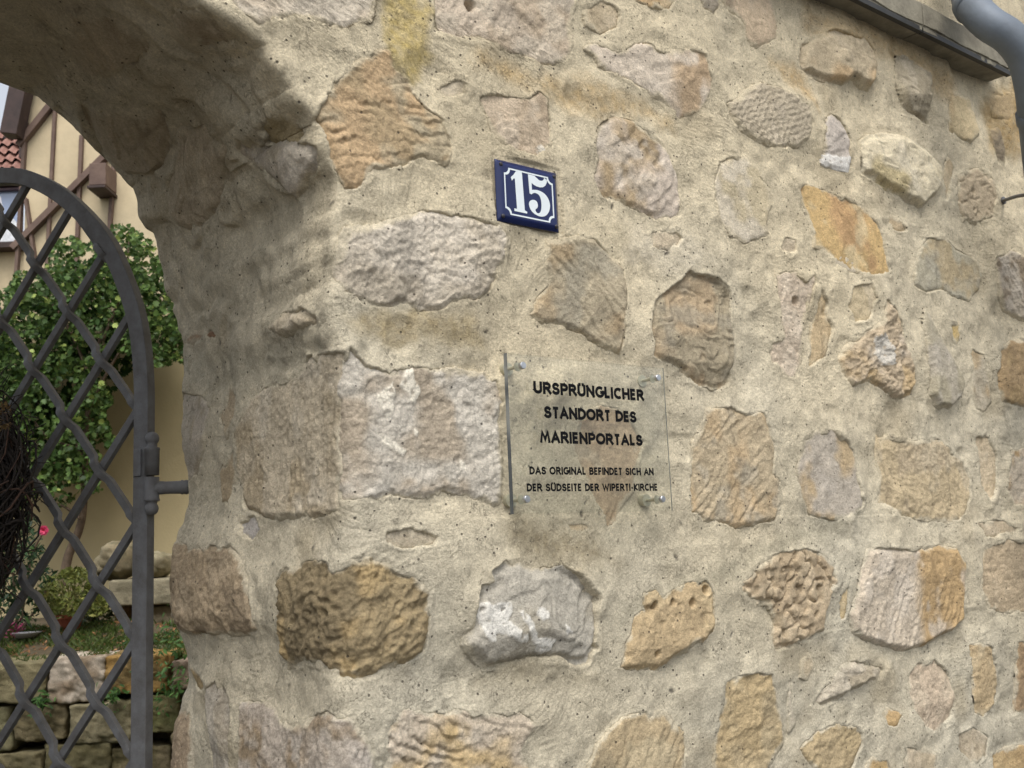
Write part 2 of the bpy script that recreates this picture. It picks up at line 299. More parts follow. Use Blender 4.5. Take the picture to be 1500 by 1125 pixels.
# ---- stones: outline in photograph pixels, style, protrusion mm, colours, angle (deg), relief mm, seed-like options
S = [
 # name,        outline, style, prot, c1, c2, c3, angle, relief
 ([(300,-60),(318,2),(350,30),(375,45),(433,32),(470,42),(505,45),(545,35),(555,-5),(550,-60)], 'rough', 6, (193,183,168),(203,190,170),(176,160,140), 0, 3),
 ([(513,93),(547,72),(572,68),(580,97),(607,117),(613,147),(630,163),(647,173),(657,207),(665,217),(660,240),(647,247),(627,237),(613,233),(587,247),(547,255),(527,277),(503,277),(493,257),(478,217),(462,172),(477,140),(483,123)], 'tool', 5, (184,150,104),(166,140,98),(160,152,126), 14, 6),
 ([(362,180),(396,156),(426,148),(452,172),(462,200),(446,222),(411,212),(374,196)], 'facet', 8, (150,132,88),(132,114,74),(168,150,110), 20, 4),
 ([(630,-60),(627,27),(633,53),(677,63),(700,63),(733,77),(760,80),(790,93),(810,97),(833,93),(840,67),(837,43),(850,-60)], 'rough', 3, (190,174,156),(180,160,136),(196,184,166), 60, 4),
 ([(700,143),(720,138),(747,140),(777,143),(790,133),(803,147),(805,187),(810,213),(800,227),(787,240),(770,233),(753,227),(733,213),(717,193),(710,167)], 'layer', 5, (186,166,142),(172,150,124),(196,180,160), 30, 4),
 ([(500,335),(545,328),(587,317),(613,310),(653,312),(693,320),(727,327),(743,340),(747,360),(738,385),(730,402),(716,428),(690,445),(660,450),(640,460),(613,457),(585,448),(557,457),(533,449),(510,444),(492,436),(486,408),(488,375)], 'rough', 10, (192,184,172),(178,168,152),(202,192,176), 10, 5),
 ([(507,508),(533,535),(567,545),(600,538),(633,542),(667,538),(710,545),(727,557),(737,588),(730,615),(737,652),(740,685),(740,708),(733,740),(720,747),(700,735),(673,725),(650,722),(617,732),(567,728),(530,738),(500,748),(496,720),(499,690),(496,650),(501,600),(498,560),(503,530)], 'rough', 9, (184,180,172),(166,152,134),(204,200,192), 20, 3.2),
 ([(505,516),(508,560),(512,600),(509,650),(511,690),(504,722),(506,754),(450,762),(395,762),(362,745),(350,690),(342,628),(362,592),(395,562),(435,545),(462,520)], 'tool', 8, (176,164,142),(162,146,118),(184,176,160), 76, 5),
 ([(407,850),(420,830),(450,823),(480,820),(493,830),(513,817),(537,808),(560,817),(590,833),(617,850),(630,860),(628,900),(625,937),(620,957),(600,970),(573,980),(543,995),(517,997),(487,990),(467,977),(443,977),(417,983),(407,957),(403,917),(403,883)], 'rough', 10, (142,122,80),(116,100,66),(168,138,76), 15, 8),
 ([(677,927),(690,910),(690,883),(697,857),(717,853),(713,837),(733,820),(753,818),(777,830),(800,830),(823,827),(847,840),(867,863),(880,873),(880,917),(877,950),(867,963),(863,973),(843,977),(807,972),(767,975),(733,982),(713,987),(693,967),(673,947)], 'facet', 24, (160,158,150),(146,142,130),(176,174,166), 70, 4),
 ([(353,1027),(375,1025),(400,1035),(420,1052),(440,1057),(465,1047),(485,1040),(510,1048),(530,1065),(545,1085),(550,1125),(548,1210),(352,1210)], 'tool', 8, (160,150,142),(132,112,86),(172,166,162), 78, 6),
 ([(557,1078),(562,1055),(590,1040),(630,1045),(680,1040),(715,1038),(740,1050),(765,1045),(792,1062),(775,1080),(769,1100),(782,1130),(782,1210),(560,1210)], 'tool', 6, (176,162,144),(184,154,96),(186,176,162), -22, 6),
 ([(1008,393),(1021,400),(1048,407),(1067,420),(1071,439),(1072,465),(1075,492),(1077,521),(1075,540),(1069,561),(1059,572),(1040,571),(1019,567),(1003,560),(997,545),(981,535),(965,532),(949,521),(952,503),(945,484),(952,460),(957,439),(971,428),(987,417),(1000,404)], 'facet', 14, (150,138,112),(164,140,106),(138,132,116), 40, 6),
 ([(795,352),(850,345),(870,350),(893,367),(912,392),(917,425),(914,465),(913,500),(905,520),(885,515),(870,505),(850,490),(820,478),(790,472),(776,460),(785,440),(800,420),(792,385)], 'tool', 8, (158,146,120),(166,142,104),(146,142,126), -45, 3.5),
 ([(850,600),(880,593),(925,603),(940,625),(946,650),(935,680),(930,700),(930,725),(915,745),(908,768),(892,772),(883,760),(868,742),(850,700),(838,660),(846,625)], 'layer', 3, (184,156,120),(172,146,112),(180,166,140), 70, 3),
 ([(1027,601),(1067,596),(1083,604),(1115,604),(1123,628),(1131,660),(1128,692),(1139,703),(1140,740),(1133,764),(1112,767),(1080,775),(1051,767),(1032,767),(1011,751),(1008,719),(1011,687),(1013,647),(1021,625)], 'tool', 6, (172,154,122),(178,150,108),(164,156,138), 40, 4.5),
 ([(1080,850),(1090,838),(1110,820),(1140,808),(1175,803),(1205,812),(1222,830),(1225,855),(1213,880),(1205,905),(1205,925),(1185,940),(1160,948),(1135,952),(1130,930),(1133,905),(1125,890),(1105,888),(1090,880),(1078,865)], 'worm', 13, (172,150,118),(158,136,104),(184,164,132), 30, 12),
 ([(941,868),(960,864),(971,874),(984,865),(1003,852),(1027,849),(1037,860),(1040,878),(1044,905),(1041,926),(1027,940),(1008,953),(987,969),(965,984),(944,982),(928,985),(907,980),(915,958),(915,942),(923,926),(928,902),(944,892),(939,876)], 'pit', 12, (176,150,106),(156,132,94),(188,164,118), 50, 7),
 ([(872,1094),(899,1065),(915,1052),(939,1044),(965,1041),(984,1044),(992,1060),(1005,1073),(1008,1105),(1003,1150),(990,1200),(860,1200),(862,1120)], 'tool', 4, (172,150,110),(158,140,106),(180,164,128), 52, 3.5),
 ([(1055,997),(1090,985),(1130,985),(1137,1005),(1143,1030),(1150,1060),(1152,1090),(1143,1110),(1130,1125),(1120,1200),(1050,1200),(1047,1120),(1050,1070),(1053,1030)], 'rough', 4, (180,154,104),(166,146,106),(186,166,124), 20, 4),
 ([(851,67),(867,64),(907,72),(944,64),(971,72),(1000,71),(1019,73),(1032,80),(1037,101),(1041,117),(1037,149),(1029,165),(1013,171),(997,172),(981,163),(963,147),(933,131),(917,120),(893,107),(875,99),(868,83)], 'layer', 5, (200,186,170),(178,148,112),(206,194,180), 20, 3.5),
 ([(872,190),(883,178),(901,172),(923,176),(944,187),(960,200),(973,211),(981,227),(992,250),(997,288),(1000,315),(985,327),(960,322),(930,305),(905,300),(885,285),(872,260),(875,235),(870,215)], 'layer', 9, (190,176,164),(168,142,102),(196,186,174), 45, 6),
 ([(1067,149),(1085,139),(1099,125),(1115,120),(1141,128),(1160,136),(1179,149),(1189,171),(1189,197),(1184,208),(1168,219),(1133,219),(1107,208),(1083,192),(1072,171)], 'dimple', 8, (172,160,138),(160,146,122),(182,170,150), 40, 7),
 ([(1055,237),(1090,225),(1113,245),(1128,275),(1133,300),(1125,328),(1130,342),(1110,350),(1090,357),(1070,345),(1055,320),(1045,290),(1048,260)], 'smooth', 3, (194,184,164),(186,172,138),(200,192,178), 40, 2),
 ([(1052,-50),(1060,10),(1085,35),(1090,55),(1103,70),(1115,72),(1130,68),(1140,62),(1141,35),(1132,5),(1128,-50)], 'facet', 6, (194,170,140),(186,170,150),(180,158,130), 60, 3),
 ([(1023,-30),(1030,10),(1048,22),(1055,8),(1050,-30)], 'worm', 4, (166,156,140),(150,140,124),(172,164,150), 60, 5),
 ([(1172,64),(1188,53),(1215,45),(1239,51),(1260,59),(1273,77),(1279,99),(1277,123),(1272,136),(1260,131),(1244,120),(1233,129),(1215,125),(1199,117),(1177,109),(1172,88)], 'facet', 26, (176,160,130),(184,152,106),(164,150,126), 70, 4),
 ([(1308,80),(1324,83),(1345,99),(1359,112),(1356,139),(1359,160),(1361,184),(1348,179),(1329,171),(1319,155),(1311,133),(1305,112)], 'facet', 24, (164,154,132),(152,142,120),(180,170,150), 50, 5),
 ([(1257,205),(1271,197),(1292,196),(1313,200),(1335,210),(1356,224),(1372,245),(1375,267),(1369,285),(1356,300),(1345,310),(1325,300),(1303,285),(1281,269),(1260,256),(1259,235)], 'facet', 26, (196,186,158),(182,166,118),(200,192,170), 60, 5),
 ([(1209,171),(1217,167),(1231,173),(1239,187),(1245,203),(1247,235),(1245,253),(1228,251),(1204,240),(1205,203)], 'layer', 8, (176,168,164),(190,182,176),(200,194,184), 15, 4),
 ([(1393,140),(1420,138),(1428,165),(1432,200),(1418,213),(1400,207),(1386,190),(1385,160)], 'smooth', 10, (186,166,122),(176,152,108),(192,176,138), 15, 3),
 ([(1172,272),(1185,268),(1210,278),(1240,290),(1268,305),(1285,325),(1293,350),(1297,375),(1303,408),(1285,403),(1262,407),(1240,395),(1222,383),(1205,368),(1188,365),(1188,340),(1183,315),(1175,295)], 'smooth', 2, (196,158,84),(186,140,78),(196,178,134), 40, 1.6),
 ([(1333,395),(1340,370),(1355,350),(1375,345),(1400,365),(1430,380),(1437,405),(1435,425),(1420,443),(1400,437),(1380,425),(1355,430),(1337,420)], 'smooth', 5, (158,154,134),(168,150,112),(150,148,134), 30, 2.5),
 ([(1452,380),(1475,366),(1540,380),(1540,480),(1490,470),(1470,458),(1460,430)], 'tool', 10, (156,146,132),(120,104,84),(170,162,152), -55, 7),
 ([(1138,400),(1165,395),(1180,405),(1192,400),(1193,415),(1187,450),(1180,490),(1178,530),(1170,556),(1150,550),(1135,530),(1130,500),(1148,490),(1143,450)], 'rough', 3, (190,172,152),(178,154,122),(196,182,164), 80, 4),
 ([(1199,412),(1215,440),(1222,480),(1215,520),(1200,530),(1187,540),(1190,480)], 'pit', 3, (186,160,116),(176,152,112),(190,172,136), 20, 4),
 ([(1290,440),(1310,455),(1320,490),(1332,530),(1340,560),(1330,580),(1310,590),(1290,575),(1270,560),(1245,570),(1235,545),(1228,525),(1240,500),(1262,485),(1285,470),(1288,450)], 'rough', 14, (174,154,126),(184,154,104),(164,154,142), 40, 9),
 ([(1349,450),(1362,470),(1378,500),(1396,530),(1410,560),(1405,585),(1390,603),(1370,600),(1357,580),(1358,550),(1352,510),(1346,475)], 'smooth', 20, (160,154,140),(150,144,122),(172,166,156), 60, 2),
 ([(1387,470),(1408,470),(1410,490),(1404,508),(1393,492)], 'smooth', 1, (200,168,84),(190,160,90),(190,170,100), 0, 1),
 ([(1425,510),(1440,520),(1450,560),(1454,590),(1440,608),(1427,600),(1421,562)], 'smooth', 6, (164,156,138),(172,144,100),(150,140,120), 0, 3),
 ([(1460,510),(1480,498),(1540,490),(1540,610),(1490,600),(1465,590),(1457,550)], 'rough', 12, (164,132,84),(142,114,72),(176,144,88), 60, 4),
 ([(1175,640),(1190,630),(1215,625),(1235,640),(1250,665),(1255,690),(1262,720),(1260,745),(1240,765),(1210,762),(1185,755),(1170,725),(1165,690)], 'smooth', 2, (166,158,148),(178,152,110),(160,154,148), 20, 2.5),
 ([(1282,625),(1290,635),(1310,640),(1340,645),(1370,640),(1390,655),(1415,675),(1425,700),(1420,730),(1410,760),(1390,770),(1350,765),(1310,755),(1282,740),(1285,700),(1280,660)], 'rough', 3, (178,158,120),(168,150,120),(182,168,140), -45, 4.5),
 ([(1262,805),(1285,800),(1310,803),(1340,800),(1370,798),(1395,803),(1410,825),(1412,870),(1410,910),(1395,925),(1375,935),(1350,950),(1320,955),(1290,950),(1262,940),(1245,930),(1240,900),(1250,870),(1255,835)], 'tool', 15, (188,174,156),(176,140,82),(194,184,172), 55, 5),
 ([(1190,1035),(1200,1015),(1215,1000),(1225,975),(1240,968),(1260,965),(1290,970),(1297,980),(1290,995),(1265,1005),(1245,1015),(1220,1030),(1205,1040)], 'facet', 18, (172,164,148),(160,148,126),(184,176,162), 40, 5),
 ([(1335,985),(1345,970),(1370,965),(1390,985),(1400,1020),(1395,1055),(1370,1080),(1350,1070),(1335,1045),(1330,1010)], 'rough', 5, (180,160,138),(166,146,122),(188,172,150), 50, 4),
 ([(1420,945),(1435,938),(1450,945),(1458,975),(1465,1000),(1462,1030),(1445,1052),(1430,1045),(1425,1000)], 'rough', 4, (180,154,110),(188,170,134),(170,144,100), 50, 4),
 ([(1172,1098),(1195,1075),(1215,1060),(1245,1058),(1265,1070),(1260,1100),(1240,1140),(1210,1150),(1190,1125)], 'rough', 6, (164,142,98),(146,126,88),(172,150,108), 40, 5),
 ([(1265,1125),(1275,1108),(1300,1105),(1307,1130),(1300,1170),(1265,1170)], 'smooth', 3, (178,144,80),(166,132,76),(180,150,90), 0, 2),
 ([(1288,1047),(1300,1035),(1320,1045),(1312,1064),(1298,1065)], 'smooth', 3, (184,150,88),(176,140,80),(186,160,110), 0, 2),
 ([(1435,800),(1460,790),(1540,790),(1540,890),(1480,900),(1445,895),(1432,860)], 'rough', 3, (178,156,124),(168,148,118),(186,166,136), 0, 3),
 ([(1490,940),(1540,930),(1540,1050),(1485,1050)], 'rough', 6, (156,124,84),(140,112,78),(166,134,90), 0, 3),
 ([(1455,1105),(1480,1092),(1540,1090),(1540,1180),(1455,1180)], 'rough', 3, (176,144,88),(166,134,80),(180,152,100), 0, 3),
 ([(1472,690),(1480,660),(1540,650),(1540,750),(1490,745),(1475,720)], 'layer', 4, (192,178,158),(176,140,86),(196,184,168), 40, 5),
 ([(1400,255),(1430,245),(1452,258),(1460,290),(1455,320),(1430,330),(1410,325),(1400,300)], 'worm', 7, (184,166,136),(170,152,124),(192,176,148), 30, 6),
 ([(1450,190),(1462,185),(1475,215),(1478,245),(1462,240),(1452,215)], 'rough', 6, (140,122,90),(124,110,88),(160,136,92), 30, 4),
 ([(1445,140),(1480,135),(1490,165),(1478,180),(1455,170)], 'rough', 4, (160,134,88),(146,124,84),(166,140,96), 30, 3),
 ([(1300,310),(1320,322),(1326,340),(1312,342),(1298,328)], 'rough', 3, (176,154,118),(160,140,110),(180,160,128), 30, 3),
 ([(1105,1000),(1100,1002),(1100,1001)], 'skip', 0, (0,0,0),(0,0,0),(0,0,0), 0, 0),
 ([(852,10),(880,0),(905,14),(903,42),(880,52),(856,40)], 'smooth', 1.5, (182,164,132),(172,152,118),(188,172,144), 20, 2),
 ([(930,-30),(928,4),(950,12),(982,14),(990,2),(988,-30)], 'smooth', 2, (192,154,98),(180,148,102),(190,168,128), 20, 2),
 ([(1075,640),(1060,655),(1062,640)], 'skip', 0, (0,0,0),(0,0,0),(0,0,0), 0, 0),
 ([(1228,350),(1240,345),(1250,365),(1240,385),(1226,375)], 'skip', 0, (0,0,0),(0,0,0),(0,0,0), 0, 0),
 ([(1246,420),(1272,415),(1280,440),(1270,470),(1250,475),(1240,450)], 'smooth', 2, (188,170,132),(180,160,120),(192,178,150), 20, 3),
 ([(1228,360),(1250,385),(1252,402),(1232,400),(1215,385)], 'smooth', 1.5, (190,178,156),(180,166,140),(196,186,168), 20, 2),
 ([(1318,215),(1320,190),(1340,195),(1348,208)], 'skip', 0, (0,0,0),(0,0,0),(0,0,0), 0, 0),
 ([(1388,225),(1396,240),(1392,275),(1380,300),(1376,262)], 'smooth', 2, (180,160,124),(172,150,116),(186,170,138), 60, 2),
 ([(1430,640),(1448,632),(1460,660),(1462,720),(1448,745),(1436,715)], 'rough', 2, (184,166,136),(176,154,118),(190,176,150), 70, 3),
 ([(1428,765),(1455,760),(1490,768),(1488,785),(1440,788)], 'smooth', 2, (182,166,140),(172,154,126),(188,174,152), 0, 2),
 ([(1040,640),(1040,641),(1041,640)], 'skip', 0, (0,0,0),(0,0,0),(0,0,0), 0, 0),
 ([(1172,968),(1186,955),(1196,975),(1186,1000),(1172,995)], 'smooth', 1.5, (178,164,136),(170,154,126),(184,172,148), 0, 2),
 ([(1228,880),(1240,850),(1246,830),(1238,905),(1230,912)], 'smooth', 2, (184,160,112),(174,150,106),(188,168,128), 70, 2),
 ([(1400,1075),(1425,1065),(1448,1078),(1446,1110),(1420,1125),(1402,1105)], 'smooth', 2, (176,162,138),(168,152,126),(184,172,150), 0, 3),
 ([(1320,1085),(1345,1092),(1372,1100),(1368,1140),(1325,1140)], 'smooth', 1.5, (182,166,140),(172,156,128),(188,174,150), 0, 3),
 ([(1160,990),(1163,1020),(1170,1060),(1160,1080),(1156,1030)], 'smooth', 2, (188,178,160),(178,166,146),(196,188,172), 80, 2),
 ([(955,340),(990,332),(1004,350),(985,368),(958,362)], 'smooth', 1.2, (186,170,144),(178,160,130),(190,176,152), 10, 2),
 ([(560,778),(600,772),(640,784),(634,800),(590,806),(562,796)], 'smooth', 1, (184,172,148),(176,162,138),(192,182,162), 10, 2),
 ([(822,762),(852,756),(872,768),(864,784),(832,786)], 'smooth', 1, (176,154,116),(168,146,110),(182,164,132), 10, 2),
 ([(1150,345),(1166,352),(1170,372),(1156,380),(1144,364)], 'smooth', 1, (190,176,152),(182,166,140),(196,184,164), 10, 2),
 ([(640,118),(668,108),(690,122),(684,148),(655,152),(640,140)], 'smooth', 1, (182,168,142),(174,158,132),(188,176,154), 10, 2),
 # --- jamb and soffit of the arch
 ([(245,62),(250,18),(272,2),(305,14),(338,40),(356,64),(332,72),(290,82),(262,80)], 'facet', 10, (168,154,130),(156,140,116),(174,162,140), 30, 4),
 ([(345,222),(353,197),(390,207),(430,208),(470,216),(473,243),(458,270),(444,303),(425,282),(398,262),(370,240)], 'facet', 16, (182,174,162),(160,150,132),(190,184,176), 60, 3),
 ([(88,20),(150,5),(205,20),(222,70),(190,118),(140,126),(92,96)], 'facet', 12, (166,152,128),(154,140,116),(172,160,138), 40, 4),
 ([(118,150),(170,140),(232,150),(250,200),(228,262),(196,262),(150,228),(120,196)], 'facet', 14, (166,152,128),(156,142,118),(172,160,138), 50, 4),
 ([(258,190),(300,180),(338,215),(330,290),(300,345),(262,330),(244,270)], 'facet', 10, (172,158,134),(158,144,120),(178,166,142), 30, 4),
 ([(388,490),(395,473),(420,461),(450,452),(474,462),(478,478),(450,488),(420,498)], 'facet', 15, (172,160,138),(156,140,112),(180,170,152), 20, 5),
 ([(258,508),(270,495),(290,483),(310,482),(322,492),(300,501),(272,510)], 'rough', 4, (150,98,58),(126,84,54),(160,112,70), 20, 3),
 ([(250,817),(260,795),(300,797),(350,800),(363,837),(367,883),(377,930),(350,937),(300,930),(266,928),(249,900),(246,867)], 'rough', 9, (160,138,108),(138,118,92),(170,150,122), 40, 6),
 ([(259,650),(264,590),(272,575),(300,580),(312,600),(305,660),(290,705),(272,706),(262,675)], 'layer', 8, (166,158,144),(150,138,116),(178,170,160), 70, 4),
 ([(303,1020),(308,1000),(325,998),(338,1015),(339,1060),(333,1120),(330,1200),(305,1200),(306,1080)], 'facet', 7, (168,162,152),(140,132,118),(178,172,164), 80, 4),
 ([(276,972),(285,980),(303,1000),(300,1016),(287,1008),(277,985)], 'smooth', 2, (158,132,82),(140,118,76),(164,140,94), 0, 2),
 ([(348,756),(372,750),(380,775),(366,792),(350,780)], 'smooth', 2, (160,158,160),(150,146,144),(168,166,168), 0, 1.5),
 ([(250,1035),(275,1030),(284,1080),(280,1200),(246,1200)], 'rough', 8, (158,136,110),(144,122,98),(166,148,124), 60, 4),
 ([(336,560),(352,572),(346,612),(330,650),(322,610)], 'smooth', 3, (164,146,118),(150,128,96),(170,156,134), 60, 2),
 ([(318,690),(342,655),(350,700),(336,740),(322,735)], 'smooth', 3, (160,140,108),(148,120,84),(170,152,124), 60, 2),
]
H = Mh.copy(); deep = np.zeros(len(P0))
stones = []
for si, (pp, style, prot, c1, c2, c3, angd, rel) in enumerate(S):
    if style == 'skip': continue
    poly = [px2az(*p) for p in pp]; pa = np.array(poly)
    q = np.where((AC > pa[:, 0].min()-.06) & (AC < pa[:, 0].max()+.06) & (ZZ > pa[:, 1].min()-.06) & (ZZ < pa[:, 1].max()+.06) & fr)[0]
    if len(q) < 30: continue
    Pq = P0[q]; a, z = AC[q], ZZ[q]
    wa = .0035*fbm(Pq, 48, 3, 200+si)+.0014*vnoise(Pq, 210, 230+si); wz = .0035*fbm(Pq, 48, 3, 300+si)+.0014*vnoise(Pq, 210, 330+si)
    d = sdf(a+wa, z+wz, poly)
    prot_m = prot*.001; ew = .007+.5*prot_m
    # mortar: swells gently up to the stone, small ragged lip, dips under it
    upw = .25+.75*sstep((z-pa[:, 1].mean())/max(np.ptp(pa[:, 1]), .02), -.45, .25); rmp = .42*upw*(.75+.5*vnoise(Pq, 11, 160))
    H[q] += np.where(d < 0, prot_m*rmp*np.exp(np.clip(d, -1, 0)/.035), prot_m*rmp)
    H[q] += .0012*np.exp(-(d/.004)**2)*(vnoise(Pq, 90, 17) > -.2)
    jn = .0095*sstep(vnoise(Pq, 17, 170+si)+.35*vnoise(Pq, 60, 171), -.35, .25); deep[q] = np.maximum(deep[q], sstep(d, -.0005+jn, .009+jn)*.020)
    cx, cz = pa.mean(0); size = max(np.ptp(pa[:, 0]), np.ptp(pa[:, 1]))
    u, v = a-cx, z-cz; th = math.radians(angd); g1 = u*math.cos(th)+v*math.sin(th); g2 = -u*math.sin(th)+v*math.cos(th)
    r3 = np.stack([u, v, u*0+si*3.7], -1)
    h = np.full(len(q), 0.)
    # chunky planes: underside steeper
    loc = np.random.default_rng(si+50)
    if style in ('facet', 'rough', 'layer', 'pit'):
        kf = {'facet': .5, 'rough': .16, 'layer': .22, 'pit': .2}[style]
        pl = np.full(len(q), 1e9)
        for k in range(4 if style == 'facet' else 3):
            an = loc.uniform(0, 2*math.pi) if k else -math.pi/2+loc.uniform(-.4, .4)
            sl_ = kf*loc.uniform(.5, 1.1)*(.4 if k else .9); o = loc.uniform(.03, .30)*size
            pl = np.minimum(pl, -(np.maximum(0, u*math.cos(an)+v*math.sin(an)-o))*sl_-(0 if k else 0))
        h += np.maximum(pl, -prot_m*.8)
    R_ = rel*.001*(.78 if style in ('tool', 'worm', 'dimple') else .9)
    n1 = fbm(r3, 34, 4, 400+si, .55)
    cr_ = fbm(r3, 150, 2, 5)
    if style == 'rough':
        st = np.stack([g1*.8, g2, r3[:, 2]], -1); w_ = np.stack([vnoise(st, 25, 8), vnoise(st, 25, 9), u*0], -1)*.006
        h += R_*1.15*fbm(st+w_, 30, 5, 500+si, .68)+R_*.45*(.5-np.abs(fbm(st+w_, 70, 3, 540+si, .7))*2.2)+.0007*cr_
        t_ = fbm(st+w_, 15, 2, 560+si)*2.6; h += R_*.55*(np.floor(t_)+sstep(t_-np.floor(t_), .38, .62)-t_)
    elif style == 'facet':
        w_ = np.stack([vnoise(r3, 25, 8), vnoise(r3, 25, 9), u*0], -1)*.010
        t_ = fbm(r3+w_, 17, 2, 560+si)*2.6; h += R_*.8*n1+R_*.7*(np.floor(t_)+sstep(t_-np.floor(t_), .40, .60)-t_)+.0005*cr_
    elif style == 'smooth':
        h += R_*.8*n1+R_*.3*vnoise(r3, 110, 9)+.0005*cr_
    elif style == 'layer':
        t_ = fbm(np.stack([g1*.6, g2, r3[:, 2]], -1), 17, 3, 600+si)*3.0; h += R_*(np.floor(t_)+sstep(t_-np.floor(t_), .35, .65))*.6+R_*.45*n1+.0005*cr_
    elif style == 'tool':
        spc = .0165 if size > .15 else (.0125 if size > .08 else .009)
        wv = g2/spc*(1+.25*vnoise(np.stack([u*0, g2, u*0], -1), 30, si))+.8*vnoise(np.stack([g1*.8, g2*.4, u*0], -1), 12, 700+si)+.40*vnoise(np.stack([g1*.5, g2, u*0], -1), 50, 705+si)+.20*vnoise(r3, 130, 7)
        row = np.floor(wv); fr_ = wv-row
        br = vnoise(np.stack([g1*22+row*5.3, row*3.1, r3[:, 2]], -1), 1, 720+si); am = sstep(br, -.45, .45)*(.45+.55*sstep(vnoise(r3, 14, 731), -.5, .3))
        h += R_*(1.25*sstep(1-fr_, .0, .8)*(1-.35*(1-fr_))-.45)*am+R_*.65*fbm(r3, 34, 5, 400+si, .62)+R_*.22*vnoise(r3, 150, 23)+.0004*cr_
    elif style == 'worm':
        w1 = np.abs(fbm(np.stack([g1*.7, g2, r3[:, 2]], -1), 42, 2, 800+si)); h += R_*(-.85*sstep(w1, .16, .0)*1.0+.45*n1)-R_*.6*sstep(vnoise(r3, 55, 810), .25, .7)
    elif style == 'pit':
        h += R_*.6*n1-R_*1.5*sstep(vnoise(r3, 48, 820+si), .45, .85)*sstep(v, -.01, .04)-R_*.3*sstep(vnoise(r3, 120, 821), .35, .7)
    elif style == 'dimple':
        r1, r2 = np.floor(g1/.021+.5*vnoise(r3, 30, 5)), g2/.013+.5*vnoise(r3, 30, 6)
        fr2 = (r2+.5*(r1 % 2))-np.floor(r2+.5*(r1 % 2)); fr1 = g1/.021+.5*vnoise(r3, 30, 5)-r1
        h += R_*(.6*(1-fr2)*(.5+.5*fr1)-.3)+R_*.5*n1
    hm = .0085*fbm(Pq, 5.5, 2, 1)+.6*.0042*fbm(Pq, 21, 2, 5)
    body = sstep(d, 0, ew)
    Hs = hm+prot_m*(.42*upw+(1-.42*upw)*body*(.55+.45*sstep(-v/size, -.35, .2)))+h*(.25+.75*sstep(d, 0, .006+ew*.3))-.0012
    Hs = np.where(d < 0, Hs-.006-.5*np.abs(d), Hs)
    # colour
    mo = lin((184, 168, 142)); L1, L2, L3 = [lin(c_)*.78+mo*.40*(lin(c_).sum()/mo.sum())**.5 for c_ in (c1, c2, c3)]
    L1, L2, L3 = [c_*np.array([1, 1, .98])*.88+.12*(c_@np.array([.3, .6, .1])) for c_ in (L1, L2, L3)]
    t2 = sstep(fbm(r3, 13, 3, 900+si), -.05, .35)[:, None]; t3 = sstep(fbm(r3, 19, 3, 930+si), .05, .4)[:, None]
    if style == 'tool' and c2 == (176, 140, 82): t2 = sstep(u+.02*n1, .01, .05)[:, None]
    if c2 == (178, 148, 112): t2 = (sstep(u+.03*n1, .01, .07)*sstep(fbm(r3, 25, 2, 5), -.4, .2))[:, None]
    C = L1*(1-t2)+L2*t2; C = C*(1-.7*t3)+L3*.7*t3
    vein = sstep(np.abs(vnoise(r3, 11, 960+si)), .05, .0)[:, None]*.22
    C = C*(1-vein)*(1+.16*n1[:, None]+.09*vnoise(r3, 170, 970)[:, None])
    film = (sstep(d+.006*fbm(Pq, 60, 3, 980+si), .004+jn*1.2, .0005+jn*.6)*.85)[:, None]; C = C*(1-film)+Mc[q]*film
    stones.append((q, d, Hs, C, prot))
H = H-deep
q_ = np.where((AC > .965) & (AC < 1.105) & (ZZ > .482) & (ZZ < .592) & fr)[0]; H[q_] = np.minimum(H[q_], .002)
# bore holes, dark grit holes in mortar
def dent(px, rad, depth):
    a0, z0 = px2az(*px)
    for k, (q, d, Hs, C, pr) in enumerate(stones):
        rr = np.hypot(AC[q]-a0, ZZ[q]-z0)*(1+.25*vnoise(P0[q], 120, 3)); Hs -= depth*sstep(rr, rad, rad*.45)
for p_, r_, dp in (((689, 8), .012, .022), ((1168, 441), .012, .016), ((1290, 634), .014, .018), ((957, 888), .008, .02), ((983, 882), .007, .015), ((1028, 865), .009, .02), ((1008, 884), .010, .015), ((960, 958), .007, .015), ((700, 893), .0035, .008), ((727, 893), .0035, .008)): dent(p_, r_, dp)
fr_idx = np.where(fr & (deep < .001))[0]
vis = fr_idx[(ZZ[fr_idx] > -.8) & (ZZ[fr_idx] < 1.2)]
for k in range(170):
    c = vis[rng.integers(len(vis))]; lo = max(0, c-7*nlc); 
    a0, z0 = AC[c], ZZ[c]; rad = .0016+.0034*rng.random()**2.2
    if c < nlr*nlc:
        ri, ci = divmod(c, nlc); W = idL[max(0, ri-4):ri+5, max(0, ci-5):ci+6].ravel()
    else:
        ri, ci = divmod(c-nlr*nlc, nuc); W = idU[max(0, ri-4):ri+5, max(0, ci-5):ci+6].ravel()
    an = rng.uniform(0, 3.14); e = rng.uniform(1, 2.2); da, dz_ = AC[W]-a0, ZZ[W]-z0
    rr = np.hypot((da*math.cos(an)+dz_*math.sin(an))/e, (-da*math.sin(an)+dz_*math.cos(an))*1.1)
    t_ = sstep(rr, rad*1.25, rad*.5); H[W] -= t_*.0022*(1 if k % 3 else -.6); tt = (t_*(.75 if k % 3 else .55))[:, None]
    Mc[W] = Mc[W]*(1-tt)+(np.array([.06, .055, .048]) if k % 4 else lin((120, 116, 108)))*tt
